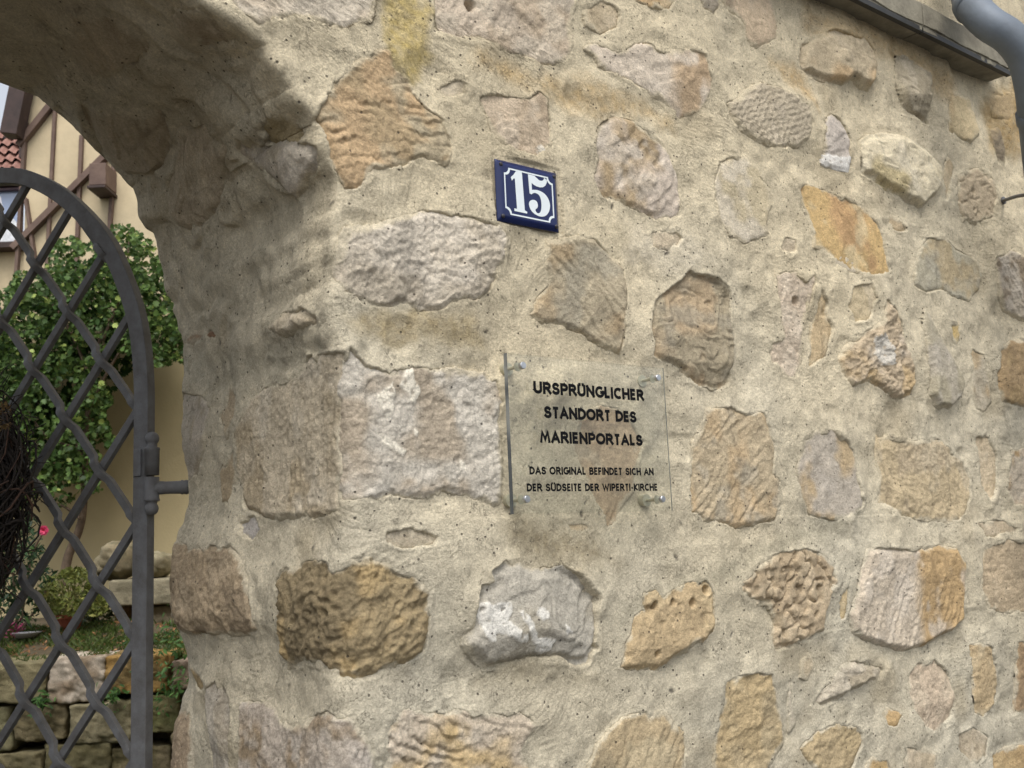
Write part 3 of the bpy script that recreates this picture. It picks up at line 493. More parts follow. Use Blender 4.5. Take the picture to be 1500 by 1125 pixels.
# lime / paint flakes on the stones
def flake(polypx, col, up=.0009, warp=.0035):
    poly = [px2az(*p) for p in polypx]
    for (q, d, Hs, C, pr) in stones:
        pa = np.array(poly)
        m = (AC[q] > pa[:, 0].min()-.02) & (AC[q] < pa[:, 0].max()+.02) & (ZZ[q] > pa[:, 1].min()-.02) & (ZZ[q] < pa[:, 1].max()+.02)
        if not m.any(): continue
        w_ = np.where(m)[0]; s_ = sdf(AC[q[w_]], ZZ[q[w_]], poly)+warp*fbm(P0[q[w_]], 110, 2, 77)
        k = sstep(s_, -.0006, .0012)*(1-.8*sstep(vnoise(P0[q[w_]], 170, 78), .35, .6)); Hs[w_] += up*k; kk = k[:, None]*.95
        C[w_] = C[w_]*(1-kk)+lin(col)*kk
WH = (222, 218, 208)
for fl in ([(545,574),(552,580),(562,566),(570,562),(575,580),(574,600),(562,618),(555,604)], [(592,538),(603,538),(604,556),(612,575),(604,592),(597,590),(592,575),(580,566)], [(604,625),(609,632),(608,642),(603,636)], [(672,676),(680,678),(680,688),(674,686)], [(556,640),(575,648),(590,660),(586,668),(566,658),(553,650)]): flake(fl, (232, 224, 206), .0014)
for fl in ([(690,888),(700,881),(712,885),(724,880),(737,884),(740,895),(734,908),(745,920),(758,928),(762,938),(755,944),(742,936),(727,925),(718,928),(719,938),(710,942),(703,932),(698,915),(692,902)], [(747,896),(754,892),(763,903),(767,918),(776,932),(790,932),(803,937),(800,950),(789,959),(776,952),(768,935),(760,922),(752,905)], [(771,893),(782,888),(790,896),(788,905),(778,908),(772,902)], [(817,915),(826,916),(828,926),(820,930)]): flake(fl, WH, .0014)
flake([(1204,228),(1212,224),(1230,231),(1247,230),(1246,254),(1228,252),(1203,241)], (232, 228, 220), .001)
flake([(782,218),(792,212),(800,220),(796,232),(786,228)], (214, 206, 190))
flake([(1272,496),(1284,490),(1300,510),(1302,535),(1285,540),(1272,520)], (206, 200, 188), .001, .008)
PM = P0+N0*H[:, None]
wall = empty('stone_wall', (.7, YW, -EYE), 'rough rubble stone wall with beige mortar and an arched gateway, carrying both signs', 'wall')
# drop the mortar that is buried far under stones, keep the rest
mortar = mesh_obj('mortar', PM, QUAD, M_MORTAR, wall, col=Mc)
SCR = np.zeros(len(P0), np.int64)
for k, (q, d, Hs, C, pr) in enumerate(stones):
    SCR[:] = -1; keep = d > -.004; SCR[q[keep]] = np.arange(keep.sum())
    lo, hi = q.min(), q.max()
    cand = QUAD[(QUAD[:, 0] >= lo) & (QUAD[:, 2] <= hi)]
    fq = SCR[cand]; fq = fq[(fq >= 0).all(1)]
    if not len(fq): continue
    mesh_obj('stone', (P0[q]+N0[q]*Hs[:, None])[keep], fq, M_STONE, wall, col=C[keep])
# the left pier and crown beyond the frame, coarse (same masonry)
zz2 = np.concatenate([np.linspace(-1.65, ZC, 60), np.linspace(ZC+.05, 2.2, 20)])
rows = []
for z_ in zz2:
    zc = min(z_, ZC); xa, xb = 2*XC-XA(zc), 2*XC-XB(zc)
    if z_ > ZC: xa = xb = XC
    rows.append([(xb-2.5, YB, z_), (xb-.6, YB, z_), (xb, YB, z_)]+[(xb+(xa-xb)*t_, YB+(YW-YB)*t_, z_) for t_ in (.02, .25, .5, .75, .98)]+[(xa, YW, z_)]+[(xa-.06*k_**1.5, YW, z_) for k_ in range(1, 16)])
Pr = np.array(rows); Pn = Pr.reshape(-1, 3)
Pn2 = Pn+np.stack([.012*fbm(Pn, 6, 3, 8), .014*fbm(Pn, 7, 3, 9), Pn[:, 0]*0], -1)
I2 = np.arange(len(Pn)).reshape(Pr.shape[:2])
cc = np.tile(lin((180, 166, 140)), (len(Pn), 1))*(1+.2*fbm(Pn, 12, 3, 4)[:, None])
mesh_obj('mortar', Pn2, quads(I2)[:, ::-1].copy(), M_MORTAR, wall, col=cc)
# back slab above the crown and wall top
def box_mesh(c0, c1):
    x0, y0, z0 = c0; x1, y1, z1 = c1
    V = [(x0, y0, z0), (x1, y0, z0), (x1, y1, z0), (x0, y1, z0), (x0, y0, z1), (x1, y0, z1), (x1, y1, z1), (x0, y1, z1)]
    return V, [(0, 3, 2, 1), (4, 5, 6, 7), (0, 1, 5, 4), (1, 2, 6, 5), (2, 3, 7, 6), (3, 0, 4, 7)]
V_, F_ = box_mesh((XC-2.8, YW+.03, ZC+.005), (XMAX-.02, YB-.01, 2.19)); mesh_obj('wall_core', V_, F_, mat_simple('core_mortar', lin((170, 156, 130)), .9), wall, smooth=False)
# ================================================================== generic builders
class MB:
    def __init__(s): s.V = []; s.F = []
    def add(s, V, Fc):
        o = len(s.V); s.V += [tuple(v) for v in V]; s.F += [tuple(i+o for i in f) for f in Fc]
    def build(s, name, mat, parent=None, smooth=False, bevel=0, seg=2, sm_angle=None):
        o = mesh_obj(name, np.array(s.V), [list(f) for f in s.F], mat, parent, smooth=smooth)
        if bevel:
            b = o.modifiers.new('bevel', 'BEVEL'); b.width = bevel; b.segments = seg; b.limit_method = 'ANGLE'; b.angle_limit = math.radians(40)
            o.data.polygons.foreach_set('use_smooth', np.ones(len(o.data.polygons), bool))
            w_ = o.modifiers.new('wn', 'WEIGHTED_NORMAL')
        return o
def obox(c, ax, ay, az_, hx, hy, hz):
    """oriented box"""
    c, ax, ay, az_ = map(lambda q: np.array(q, float), (c, ax, ay, az_)); V = []
    for k in (-1, 1):
        for (i, j) in ((-1, -1), (1, -1), (1, 1), (-1, 1)): V.append(c+ax*hx*i+ay*hy*j+az_*hz*k)
    return V, [(0, 3, 2, 1), (4, 5, 6, 7), (0, 1, 5, 4), (1, 2, 6, 5), (2, 3, 7, 6), (3, 0, 4, 7)]
def tube(pts, rad, n=10, cap=True):
    pts = np.array(pts, float); m = len(pts); rad = np.broadcast_to(np.array(rad, float), (m,))
    T = np.gradient(pts, axis=0); T /= np.linalg.norm(T, axis=1, keepdims=True)
    up = np.array([0, 0, 1.]) if abs(T[0, 2]) < .9 else np.array([1., 0, 0]); V = []; a = np.cross(T[0], up); a /= np.linalg.norm(a)
    for i in range(m):
        a = a-T[i]*(a@T[i]); a /= np.linalg.norm(a); b = np.cross(T[i], a)
        for k in range(n):
            t = 2*math.pi*k/n; V.append(pts[i]+rad[i]*(math.cos(t)*a+math.sin(t)*b))
    Fc = [(i*n+k, i*n+(k+1) % n, (i+1)*n+(k+1) % n, (i+1)*n+k) for i in range(m-1) for k in range(n)]
    if cap: Fc += [tuple(range(n))[::-1], tuple((m-1)*n+k for k in range(n))]
    return V, Fc
def lathe(c, axis, prof, n=24):
    """prof: (distance along axis, radius)"""
    c = np.array(c, float); ax = np.array(axis, float); ax /= np.linalg.norm(ax)
    a = np.cross(ax, [0, 0, 1.]) if abs(ax[2]) < .9 else np.array([1., 0, 0]); a /= np.linalg.norm(a); b = np.cross(ax, a)
    V = []; m = len(prof)
    for (h, r) in prof:
        for k in range(n):
            t = 2*math.pi*k/n; V.append(c+ax*h+max(r, 1e-5)*(math.cos(t)*a+math.sin(t)*b))
    Fc = [(i*n+k, i*n+(k+1) % n, (i+1)*n+(k+1) % n, (i+1)*n+k) for i in range(m-1) for k in range(n)]
    Fc += [tuple(range(n))[::-1], tuple((m-1)*n+k for k in range(n))]
    return V, Fc
def sweep_rect(pts, wdir, tdir, hw, ht):
    """rectangular bar; wdir/tdir per point or constant"""
    pts = np.array(pts, float); m = len(pts); wd = np.broadcast_to(np.array(wdir, float), (m, 3)); td = np.broadcast_to(np.array(tdir, float), (m, 3)); V = []
    for i in range(m):
        for (a, b) in ((-1, -1), (1, -1), (1, 1), (-1, 1)): V.append(pts[i]+wd[i]*hw*a+td[i]*ht*b)
    Fc = [(i*4+k, i*4+(k+1) % 4, (i+1)*4+(k+1) % 4, (i+1)*4+k) for i in range(m-1) for k in range(4)]+[(3, 2, 1, 0), tuple((m-1)*4+k for k in range(4))]
    return V, Fc
Zv = np.array([0, 0, 1.])
# ================================================================== LEDGE over the wall (part of the wall)
M_LEDGE = mat_simple('weathered_ledge', lin((150, 144, 126)), .85, 0, .25, 14, .002, 120, col2=lin((108, 102, 88)))
M_UNDER = mat_simple('ledge_underside', lin((112, 100, 80)), .9, 0, .2, 14, .002, 120)
ZL = .5*(onwall(1465, 128)[2]+onwall(1190, 0)[2])
q_ = ray(1482, 108); q_ = q_*ZL/q_[2]; YF = q_[1]; XE = q_[0]
zt = np.mean([onwall(1460, 62, YF)[2], onwall(1365, 8, YF)[2]])
xj = (ray(1367, 38)*ZL/ray(1367, 38)[2])[0]
for (x0, x1) in ((XC-2.7, XC-1.0), (XC-.995, .70), (.705, xj-.002), (xj+.002, XE)):
    xs = np.linspace(x0, x1, 24); b = MB()
    prof = [(YW+.04, ZL), (YF+.004, ZL), (YF+.004, ZL+.012), (YF, ZL+.013), (YF, zt-.006), (YF+.006, zt), (YW+.04, zt+.02)]
    V = []; 
    for x in xs:
        for (y, z) in prof: V.append((x, y+.0025*math.sin(x*23+z*9)+random.uniform(-.0012, .0012), z+.002*math.sin(x*17)))
    k_ = len(prof); Fc = [(i*k_+j, (i+1)*k_+j, (i+1)*k_+(j+1) % k_, i*k_+(j+1) % k_) for i in range(len(xs)-1) for j in range(k_)]+[tuple(range(k_)), tuple((len(xs)-1)*k_+j for j in range(k_))[::-1]]
    b.add(V, Fc); b.build('ledge', M_LEDGE, wall, bevel=.002)
    b = MB(); b.add([(x0, YF+.002, ZL-.004), (x1, YF+.002, ZL-.004), (x1, YF+.014, ZL-.004), (x0, YF+.014, ZL-.004), (x0, YF+.002, ZL+.008), (x1, YF+.002, ZL+.008), (x1, YF+.014, ZL+.008), (x0, YF+.014, ZL+.008)], box_mesh((0, 0, 0), (1, 1, 1))[1])
    b.build('drip_edge', mat_simple('drip_metal', (.03, .03, .028), .6), wall)
# ================================================================== DOWNPIPE
dp = empty('downpipe', (2.7, 1.0, -EYE), 'blue grey rain downpipe bending over the ledge at the wall end', 'downpipe')
vx = onwall(1531, 300, 1.06)
pth = [(1404, -90, 1.16), (1412, -30, 1.12), (1424, 8, 1.07), (1448, 34, 1.03), (1478, 54, 1.0), (1501, 84, .985), (1512, 125, .99), (1517, 170, 1.01)]
P_ = [onwall(*p) for p in pth]+[vx+Zv*.10, vx, vx-Zv*.3, vx-Zv*1.2, np.array([vx[0], vx[1], -1.5])]
def smoothpath(P, n):
    P = np.array(P); t = np.arange(len(P)); tt = np.linspace(0, len(P)-1, n); out = []
    for q in tt:
        i = min(int(q), len(P)-2); f = q-i; p0, p1, p2, p3 = P[max(i-1, 0)], P[i], P[i+1], P[min(i+2, len(P)-1)]
        out.append(.5*((2*p1)+(-p0+p2)*f+(2*p0-5*p1+4*p2-p3)*f*f+(-p0+3*p1-3*p2+p3)*f**3))
    return np.array(out)
b = MB(); b.add(*tube(smoothpath(P_, 90), .037, 28)); b.build('pipe', M_PIPE, dp, smooth=True)
for q in (P_[2], P_[7]):
    i_ = 2 if q is P_[2] else 7; T = P_[i_+1]-P_[i_-1]; T /= np.linalg.norm(T)
    b = MB(); b.add(*lathe(q, T, [(-.016, .0375), (-.012, .041), (.012, .041), (.016, .0375)], 28)); b.build('collar', M_PIPE, dp, smooth=True)
h0 = onwall(1469, 294, YW-.005); h1 = onwall(1512, 284, 1.075)
b = MB(); b.add(*tube([h0, h0*.5+h1*.5+Zv*.003, h1], .0045, 8)); b.add(*lathe(h0, [0, -1, 0], [(0, .010), (.004, .010), (.006, .006)], 12)); b.build('pipe_bracket', M_IRON, dp)
# ================================================================== NUMBER PLATE 15
M_NAVY = mat_simple('navy_enamel', (.010, .018, .080), .14, 0, .06, 30, spec=.38)
M_WHITE = mat_simple('white_enamel', (.72, .78, .80), .2, 0, .03, 30)
M_SCREW = mat_simple('plate_screw', (.06, .055, .06), .5, .5, .3, 300)
YP = YW-.013
c4 = [onwall(*p, YP) for p in ((723, 230), (814, 252), (821, 341), (731, 321))]
x0, x1 = (c4[0][0]+c4[3][0])/2, (c4[1][0]+c4[2][0])/2; z1, z0 = (c4[0][2]+c4[1][2])/2, (c4[2][2]+c4[3][2])/2
x0 += .003; x1 += .003; W_, H_ = x1-x0, z1-z0
plate = empty('house_number_plate', (x0, YP, z0), 'navy blue enamel house number plate reading 15 in white with a white notched border', 'house number')
nx, nz_ = 48, 40; V = []; 
for j in range(nz_+1):
    for i in range(nx+1):
        x = i/nx*W_; z = j/nz_*H_; e = min(x, W_-x, z, H_-z); hgt = .0055*sstep(e, -.002, .0095)
        V.append((x0+x, YP+.0055-hgt, z0+z))
Fc = [(j*(nx+1)+i, j*(nx+1)+i+1, (j+1)*(nx+1)+i+1, (j+1)*(nx+1)+i) for j in range(nz_) for i in range(nx)]
b = MB(); b.add(V, Fc)
# rim returning towards the wall
rim = [j*0+i for i in range(nx+1)]+[j*(nx+1)+nx for j in range(1, nz_+1)]+[nz_*(nx+1)+i for i in range(nx-1, -1, -1)]+[j*(nx+1) for j in range(nz_-1, 0, -1)]
o_ = len(b.V); b.V += [(b.V[k][0], YW-.007, b.V[k][2]) for k in rim]; m_ = len(rim)
b.F += [(rim[(k+1) % m_], rim[k], o_+k, o_+(k+1) % m_) for k in range(m_)]
b.build('enamel_plate', M_NAVY, plate, smooth=True)
YT = YP-.00035
def fill2d(loop_outer, holes=(), y=YT):
    loops = [[Vector((p[0], p[1], 0)) for p in l] for l in (loop_outer, *holes)]
    tri = geometry.tessellate_polygon(loops); pts = [p for l in loops for p in l]
    return [(p.x, y, p.y) for p in pts], [tuple(t) for t in tri]
def notch(ins, r, n=8):
    L = []; X0, X1, Z0, Z1 = x0+ins, x1-ins, z0+ins*.92, z1-ins*.92
    for (cx, cz, a0) in ((X0, Z0, 90), (X1, Z0, 180), (X1, Z1, 270), (X0, Z1, 0)):
        for k in range(n+1):
            a = math.radians(a0-90*k/n) if False else math.radians({90: 90-90*k/n, 180: 180-90*k/n, 270: 270-90*k/n, 0: 0-90*k/n}[a0]); L.append((cx+r*math.cos(a), cz+r*math.sin(a)))
    return L
b = MB(); o1, i1 = notch(.0128, .0092), notch(.0153, .0098)
for k in range(len(o1)):
    k2 = (k+1) % len(o1); b.add([(o1[k][0], YT, o1[k][1]), (o1[k2][0], YT, o1[k2][1]), (i1[k2][0], YT, i1[k2][1]), (i1[k][0], YT, i1[k][1])], [(0, 1, 2, 3)])
b.build('border_line', M_WHITE, plate)
def cz(pts):
    r = [onwall(700+x/7.5, 210+y/7.5, YP) for x, y in pts]; return [(q[0]+.003, q[2]) for q in r]
def dens(pts, n=3):
    P = np.array(pts, float); m = len(P); o = []
    for i in range(m):
        p0, p1, p2, p3 = P[i-1], P[i], P[(i+1) % m], P[(i+2) % m]
        for k in range(n):
            f = k/n; o.append(tuple(.5*((2*p1)+(-p0+p2)*f+(2*p0-5*p1+4*p2-p3)*f*f+(-p0+3*p1-3*p2+p3)*f**3)))
    return o
one = [(343, 368), (372, 342), (392, 312), (402, 299), (465, 314), (468, 345), (498, 733), (526, 750), (523, 769), (384, 739), (382, 711), (412, 715), (388, 384), (374, 382), (356, 407)]
five = [(532, 335), (612, 354), (632, 380), (657, 402), (685, 408), (703, 397), (714, 373), (735, 377), (742, 402), (738, 432), (724, 462), (698, 479), (664, 481), (628, 470), (596, 452), (572, 432), (577, 511), (604, 507), (642, 512), (692, 534), (736, 574), (764, 626), (775, 682), (766, 740), (738, 784), (702, 801), (660, 799), (618, 780), (580, 750), (555, 710), (543, 665), (551, 634), (576, 619), (606, 620), (631, 640), (642, 676), (635, 706), (614, 727), (627, 755), (650, 766), (672, 746), (681, 690), (676, 622), (661, 577), (636, 551), (605, 541), (582, 549), (571, 558), (550, 546)]
b = MB(); b.add(*fill2d(cz(one))); b.build('digit', M_WHITE, plate)
f5 = five[:1]+dens(five[1:8])[:20]+five[8:16]+dens(five[16:48])[:94]+five[48:]
b = MB(); b.add(*fill2d(cz(five if False else f5))); b.build('digit', M_WHITE, plate)
for (sx_, sz_) in ((x0+.0085, z0+.008), (x1-.0085, z0+.008), (x0+.0085, z1-.008), (x1-.0085, z1-.008)):
    b = MB(); b.add(*lathe((sx_, YP+.0008, sz_), [0, -1, 0], [(0, .0034), (.0012, .0032), (.002, .0018), (.0021, 0)], 14)); b.build('screw', M_SCREW, plate, smooth=True)
# ================================================================== ACRYLIC SIGN
YG = YW-.036; TH = .008
m, n, bs = new_mat('clear_acrylic'); n.nodes.remove(bs)
tr = n.nodes.new('ShaderNodeBsdfTransparent'); tr.inputs[0].default_value = (.965, .97, .96, 1)
gl = n.nodes.new('ShaderNodeBsdfGlossy'); gl.inputs['Roughness'].default_value = .03
lw_ = n.nodes.new('ShaderNodeLayerWeight'); lw_.inputs[0].default_value = .5
pw = n.nodes.new('ShaderNodeMath'); pw.operation = 'POWER'; pw.inputs[1].default_value = 5; n.links.new(lw_.outputs['Facing'], pw.inputs[0])
fz = n.nodes.new('ShaderNodeMath'); fz.operation = 'MULTIPLY_ADD'; fz.inputs[1].default_value = .95; fz.inputs[2].default_value = .04; n.links.new(pw.outputs[0], fz.inputs[0])
mxs = n.nodes.new('ShaderNodeMixShader'); n.links.new(fz.outputs[0], mxs.inputs[0]); n.links.new(tr.outputs[0], mxs.inputs[1]); n.links.new(gl.outputs[0], mxs.inputs[2]); n.links.new(mxs.outputs[0], n.nodes['Material Output'].inputs[0]); M_GLASS = m
m, n, bs = new_mat('acrylic_edge'); bs.inputs['Base Color'].default_value = (.20, .225, .225, 1); bs.inputs['Roughness'].default_value = .25
tc_ = n.nodes.new('ShaderNodeTexCoord'); nn = n.nodes.new('ShaderNodeTexNoise'); nn.inputs['Scale'].default_value = 9; n.links.new(tc_.outputs['Object'], nn.inputs['Vector'])
cr = n.nodes.new('ShaderNodeValToRGB'); cr.color_ramp.elements[0].position = .46; cr.color_ramp.elements[1].position = .56; cr.color_ramp.elements[0].color = (.07, .08, .085, 1); cr.color_ramp.elements[1].color = (.30, .31, .29, 1)
n.links.new(nn.outputs['Fac'], cr.inputs[0]); n.links.new(cr.outputs[0], bs.inputs['Base Color']); M_GEDGE = m
g4 = [onwall(*p, YG) for p in ((743, 517), (974, 539), (983, 749), (752, 752))]
gx0, gx1 = (g4[0][0]+g4[3][0])/2, (g4[1][0]+g4[2][0])/2; gz1, gz0 = (g4[0][2]+g4[1][2])/2, (g4[2][2]+g4[3][2])/2
sign = empty('acrylic_sign', ((gx0+gx1)/2, YG, gz0), 'clear acrylic plaque with black German lettering held off the wall by four round metal bolts', 'sign')
b = MB(); V, Fc = box_mesh((gx0, YG, gz0), (gx1, YG+TH, gz1)); b.add(V, [Fc[0], Fc[1], Fc[2], Fc[3], Fc[4]]); b.build('acrylic_pane', M_GLASS, sign)
b = MB(); b.add([V[i] for i in Fc[5]], [(0, 1, 2, 3)]); b.build('pane_edge', M_GEDGE, sign)
b = MB(); b.add([(gx1+.0002, YG, gz0), (gx1+.0002, YG+.0022, gz0), (gx1+.0002, YG+.0022, gz1), (gx1+.0002, YG, gz1)], [(0, 1, 2, 3)]); b.build('pane_edge', mat_simple('pale_edge', (.30, .31, .28), .4), sign)
M_LET = mat_simple('black_vinyl', (.004, .004, .005), .7, spec=.15); M_STEEL = mat_simple('brushed_steel', (.52, .53, .55), .28, 1, .08, 80)
M_SPACER = mat_simple('spacer', lin((176, 172, 150)), .35, .3, .06, 60)
bp_ = [onwall(*p, YG-.006) for p in ((767, 535), (965, 553), (972, 731), (773, 731))]
for p in bp_:
    b = MB(); b.add(*lathe((p[0], YG-.0002, p[2]), [0, -1, 0], [(0, .0055), (.0050, .0055), (.0060, .0048), (.0061, 0)], 24)); b.build('bolt_cap', M_STEEL, sign, bevel=0, smooth=False)
    b = MB(); b.add(*lathe((p[0], YG+TH+.0002, p[2]), [0, 1, 0], [(0, .0068), (.001, .0068), (.0011, .0028), (.0225, .0028), (.0226, .0100), (.034, .0100)], 24)); b.build('spacer', M_SPACER, sign, smooth=False)
def arc(cx, cy, rx, ry, a0, a1, k=12): return [(cx+rx*math.cos(math.radians(a0+(a1-a0)*i/k)), cy+ry*math.sin(math.radians(a0+(a1-a0)*i/k))) for i in range(k+1)]
G = {  # centre lines in a unit box (x 0..w, y 0..1)
 'U': (.58, [[(0, 1), (0, .3)]+arc(.29, .3, .29, .3, 180, 360)+[(.58, 1)]]),
 'R': (.56, [[(0, 0), (0, 1)], [(0, 1), (.27, 1)]+arc(.27, .745, .25, .255, 90, -90)+[(0, .49)], [(.26, .49), (.56, 0)]]),
 'S': (.50, [arc(.25, .75, .22, .25, 35, 250, 12)+arc(.25, .25, .25, .255, 75, -150, 12)]),
 'P': (.50, [[(0, 0), (0, 1)], [(0, 1), (.25, 1)]+arc(.25, .72, .26, .28, 90, -90)+[(0, .44)]]),
 'N': (.60, [[(0, 0), (0, 1)], [(0, 1), (.60, 0)], [(.60, 0), (.60, 1)]]),
 'G': (.64, [arc(.36, .5, .36, .5, 48, 360, 20), [(.40, .47), (.72, .47)]]),
 'L': (.38, [[(0, 1), (0, 0), (.40, 0)]]),
 'I': (.0, [[(0, 0), (0, 1)]]),
 'C': (.58, [arc(.36, .5, .36, .5, 50, 310, 18)]),
 'H': (.56, [[(0, 0), (0, 1)], [(.56, 0), (.56, 1)], [(0, .53), (.56, .53)]]),
 'E': (.40, [[(.42, 1), (0, 1), (0, 0), (.42, 0)], [(0, .52), (.38, .52)]]),
 'F': (.38, [[(.40, 1), (0, 1), (0, 0)], [(0, .50), (.36, .50)]]),
 'T': (.46, [[(-.02, 1), (.48, 1)], [(.23, 1), (.23, 0)]]),
 'A': (.64, [[(0, 0), (.32, 1), (.64, 0)], [(.12, .30), (.52, .30)]]),
 'D': (.58, [[(0, 0), (0, 1)], [(0, 1), (.16, 1)]+arc(.16, .5, .44, .5, 90, -90, 16)+[(0, 0)]]),
 'O': (.72, [arc(.36, .5, .38, .5, 0, 360, 26)]),
 'M': (.76, [[(0, 0), (.12, 1), (.38, .22), (.64, 1), (.76, 0)]]),
 'B': (.48, [[(0, 0), (0, 1)], [(0, 1), (.24, 1)]+arc(.24, .765, .20, .235, 90, -90)+[(0, .53)], [(.2, .53)]+arc(.25, .265, .25, .265, 90, -90)+[(0, 0)]]),
 'W': (.94, [[(0, 1), (.23, 0), (.47, .86), (.71, 0), (.94, 1)]]),
 'K': (.52, [[(0, 0), (0, 1)], [(.50, 1), (.04, .48), (.54, 0)]]),
 '-': (.22, [[(0, .38), (.22, .38)]]), ' ': (.17, []),
 'Ü': (.58, [[(0, 1), (0, .3)]+arc(.29, .3, .29, .3, 180, 360)+[(.58, 1)], [(.12, 1.27), (.13, 1.27)], [(.45, 1.27), (.46, 1.27)]]),
}
def text_line(txt, xa, xb, zb, cap, wt):
    tot = sum(G[c][0] for c in txt)+.30*(len(txt)-1); kx = (xb-xa-wt*cap)/tot; t = wt*cap; x = xa+t/2; b = MB(); lev = 0
    for c in txt:
        w_, strokes = G[c]
        for s in strokes:
            P = np.array([(x+p[0]*kx, zb+t/2+p[1]*(cap-t)) for p in s]); closed = np.linalg.norm(P[0]-P[-1]) < 1e-6
            m_ = len(P); D = np.diff(P, axis=0); D /= np.linalg.norm(D, axis=1, keepdims=True)+1e-12; lev = (lev+1) % 4; y = YG-.0003-.00005*lev
            if len(s) == 2 and abs(s[0][1]-1.27) < .01: P = np.array([[P[0][0]-t*.5, P[0][1]-t*.25], [P[0][0]+t*.5, P[0][1]-t*.25]]); D = np.array([[1., 0]])
            elif not closed:
                vert = abs(D[0][1]) > .95 or abs(D[0][0]) > .95
                P[0] = P[0]-D[0]*t*.5*(1 if abs(D[0][1]) > .6 else .1); P[-1] = P[-1]+D[-1]*t*.5*(1 if abs(D[-1][1]) > .6 else .1)
            Lp, Rp = [], []
            for i in range(len(P)):
                if closed and i in (0, m_-1): d1, d2 = D[-1], D[0]
                else: d1 = D[max(i-1, 0)]; d2 = D[min(i, len(D)-1)]
                n1 = np.array([-d1[1], d1[0]]); n2 = np.array([-d2[1], d2[0]]); nn_ = n1+n2; nn_ /= np.linalg.norm(nn_)+1e-9; k = min(1/max(nn_@n1, .35), 2.0)
                Lp.append(P[i]+nn_*k*t/2); Rp.append(P[i]-nn_*k*t/2)
            V = [(p[0], y, p[1]) for p in Lp]+[(p[0], y, p[1]) for p in Rp]; q = len(P)
            b.add(V, [(i, i+1, q+i+1, q+i) for i in range(q-1)])
        x += w_*kx+.30*kx
    b.build('lettering', M_LET, sign)
for txt, l, r_, cappx, wt in (('URSPRÜNGLICHER', (781.5, 577), (943.5, 587), 17.6, .27), ('STANDORT DES', (797, 613), (932.5, 619), 17.3, .27), ('MARIENPORTALS', (791, 648), (941.5, 654), 17.2, .27), ('DAS ORIGINAL BEFINDET SICH AN', (775.5, 694.5), (957.5, 697), 11.3, .25), ('DER SÜDSEITE DER WIPERTI-KIRCHE', (771.5, 719), (963.5, 720), 11.3, .25)):
    a_, c_ = onwall(*l, YG), onwall(*r_, YG); cap = onwall((l[0]+r_[0])/2, (l[1]+r_[1])/2-cappx, YG)[2]-onwall((l[0]+r_[0])/2, (l[1]+r_[1])/2, YG)[2]
    text_line(txt, a_[0], c_[0], (a_[2]+c_[2])/2, cap, wt)
# ================================================================== GATE
GA = math.radians(60); gs = np.array([-math.cos(GA), math.sin(GA), 0.]); gn = np.array([-math.sin(GA), -math.cos(GA), 0.])   # gn faces the viewer
q_ = ray(206, 700); GH = q_*1.86/q_[1]; GH[2] = 0
def gp(s, z, o=0): return GH+gs*s+Zv*z+gn*o
gate = empty('iron_gate', GH-Zv*EYE, 'dark grey wrought iron lattice gate with arched top standing open in the gateway', 'gate')
arcp = [(-.0225, .30), (-.014, .385), (.005, .46), (.045, .549), (.075, .596), (.109, .634), (.142, .666), (.176, .695), (.210, .718), (.244, .737), (.279, .752), (.314, .761), (.349, .766), (.37, .767)]
arcp += [(.74-s, z) for s, z in arcp[:-1][::-1]]
outer = smoothpath([(a, 0, c) for a, c in arcp], 70); fw = .0155
pth = [(-.0225+fw, -1.5), (-.0225+fw, -.6), (-.0225+fw, .29)]
inn = []
for i in range(len(outer)):
    T = outer[min(i+1, 69)]-outer[max(i-1, 0)]; T /= np.linalg.norm(T); inn.append(((outer[i][0]+T[2]*fw), outer[i][2]-T[0]*fw, T))
cl = [(s, z, np.array([0, 0, 1.])) for s, z in pth]+inn[1:-1]+[(.74+.0225-fw, z, np.array([0, 0, -1.])) for z in (.29, -.6, -1.5)]
b = MB(); pts = [gp(s, z) for s, z, T in cl]; wd = [gs*T[2]-Zv*T[0] for s, z, T in cl]
b.add(*sweep_rect(pts, wd, gn, fw, .010)); b.build('gate_frame', M_IRON, gate, bevel=.0015)
def inside(s, z):
    if not (.006 < s < .734): return False
    if z < .3: return z > -1.45
    top = np.interp(s, [a for a, c in arcp], [c for a, c in arcp]); return z < top-.030
def barclip(fn, t0, t1):
    ts = np.linspace(t0, t1, 600); ok = [inside(*fn(t)) for t in ts]
    if not any(ok): return None
    i0 = ok.index(True); i1 = len(ok)-1-ok[::-1].index(True); return ts[i0], ts[i1]
ds, dz = .0805, .1
for k in range(-22, 16):
    # '/' family in the picture: z falls with s
    fn = lambda t, k=k: (.09+t, .158+.2*k-t*dz/ds+.004)
    r_ = barclip(fn, -.12, .7)
    if r_ and r_[1]-r_[0] > .02:
        ss = np.linspace(r_[0]-.001, r_[1]+.001, 30); P = [gp(*fn(t), o=-.004) for t in ss]; T = P[-1]-P[0]; T /= np.linalg.norm(T)
        b = MB(); b.add(*sweep_rect(P[::29], np.cross(T, gn), gn, .0066, .0055)); b.build('lattice_bar', M_IRON, gate, bevel=.001)
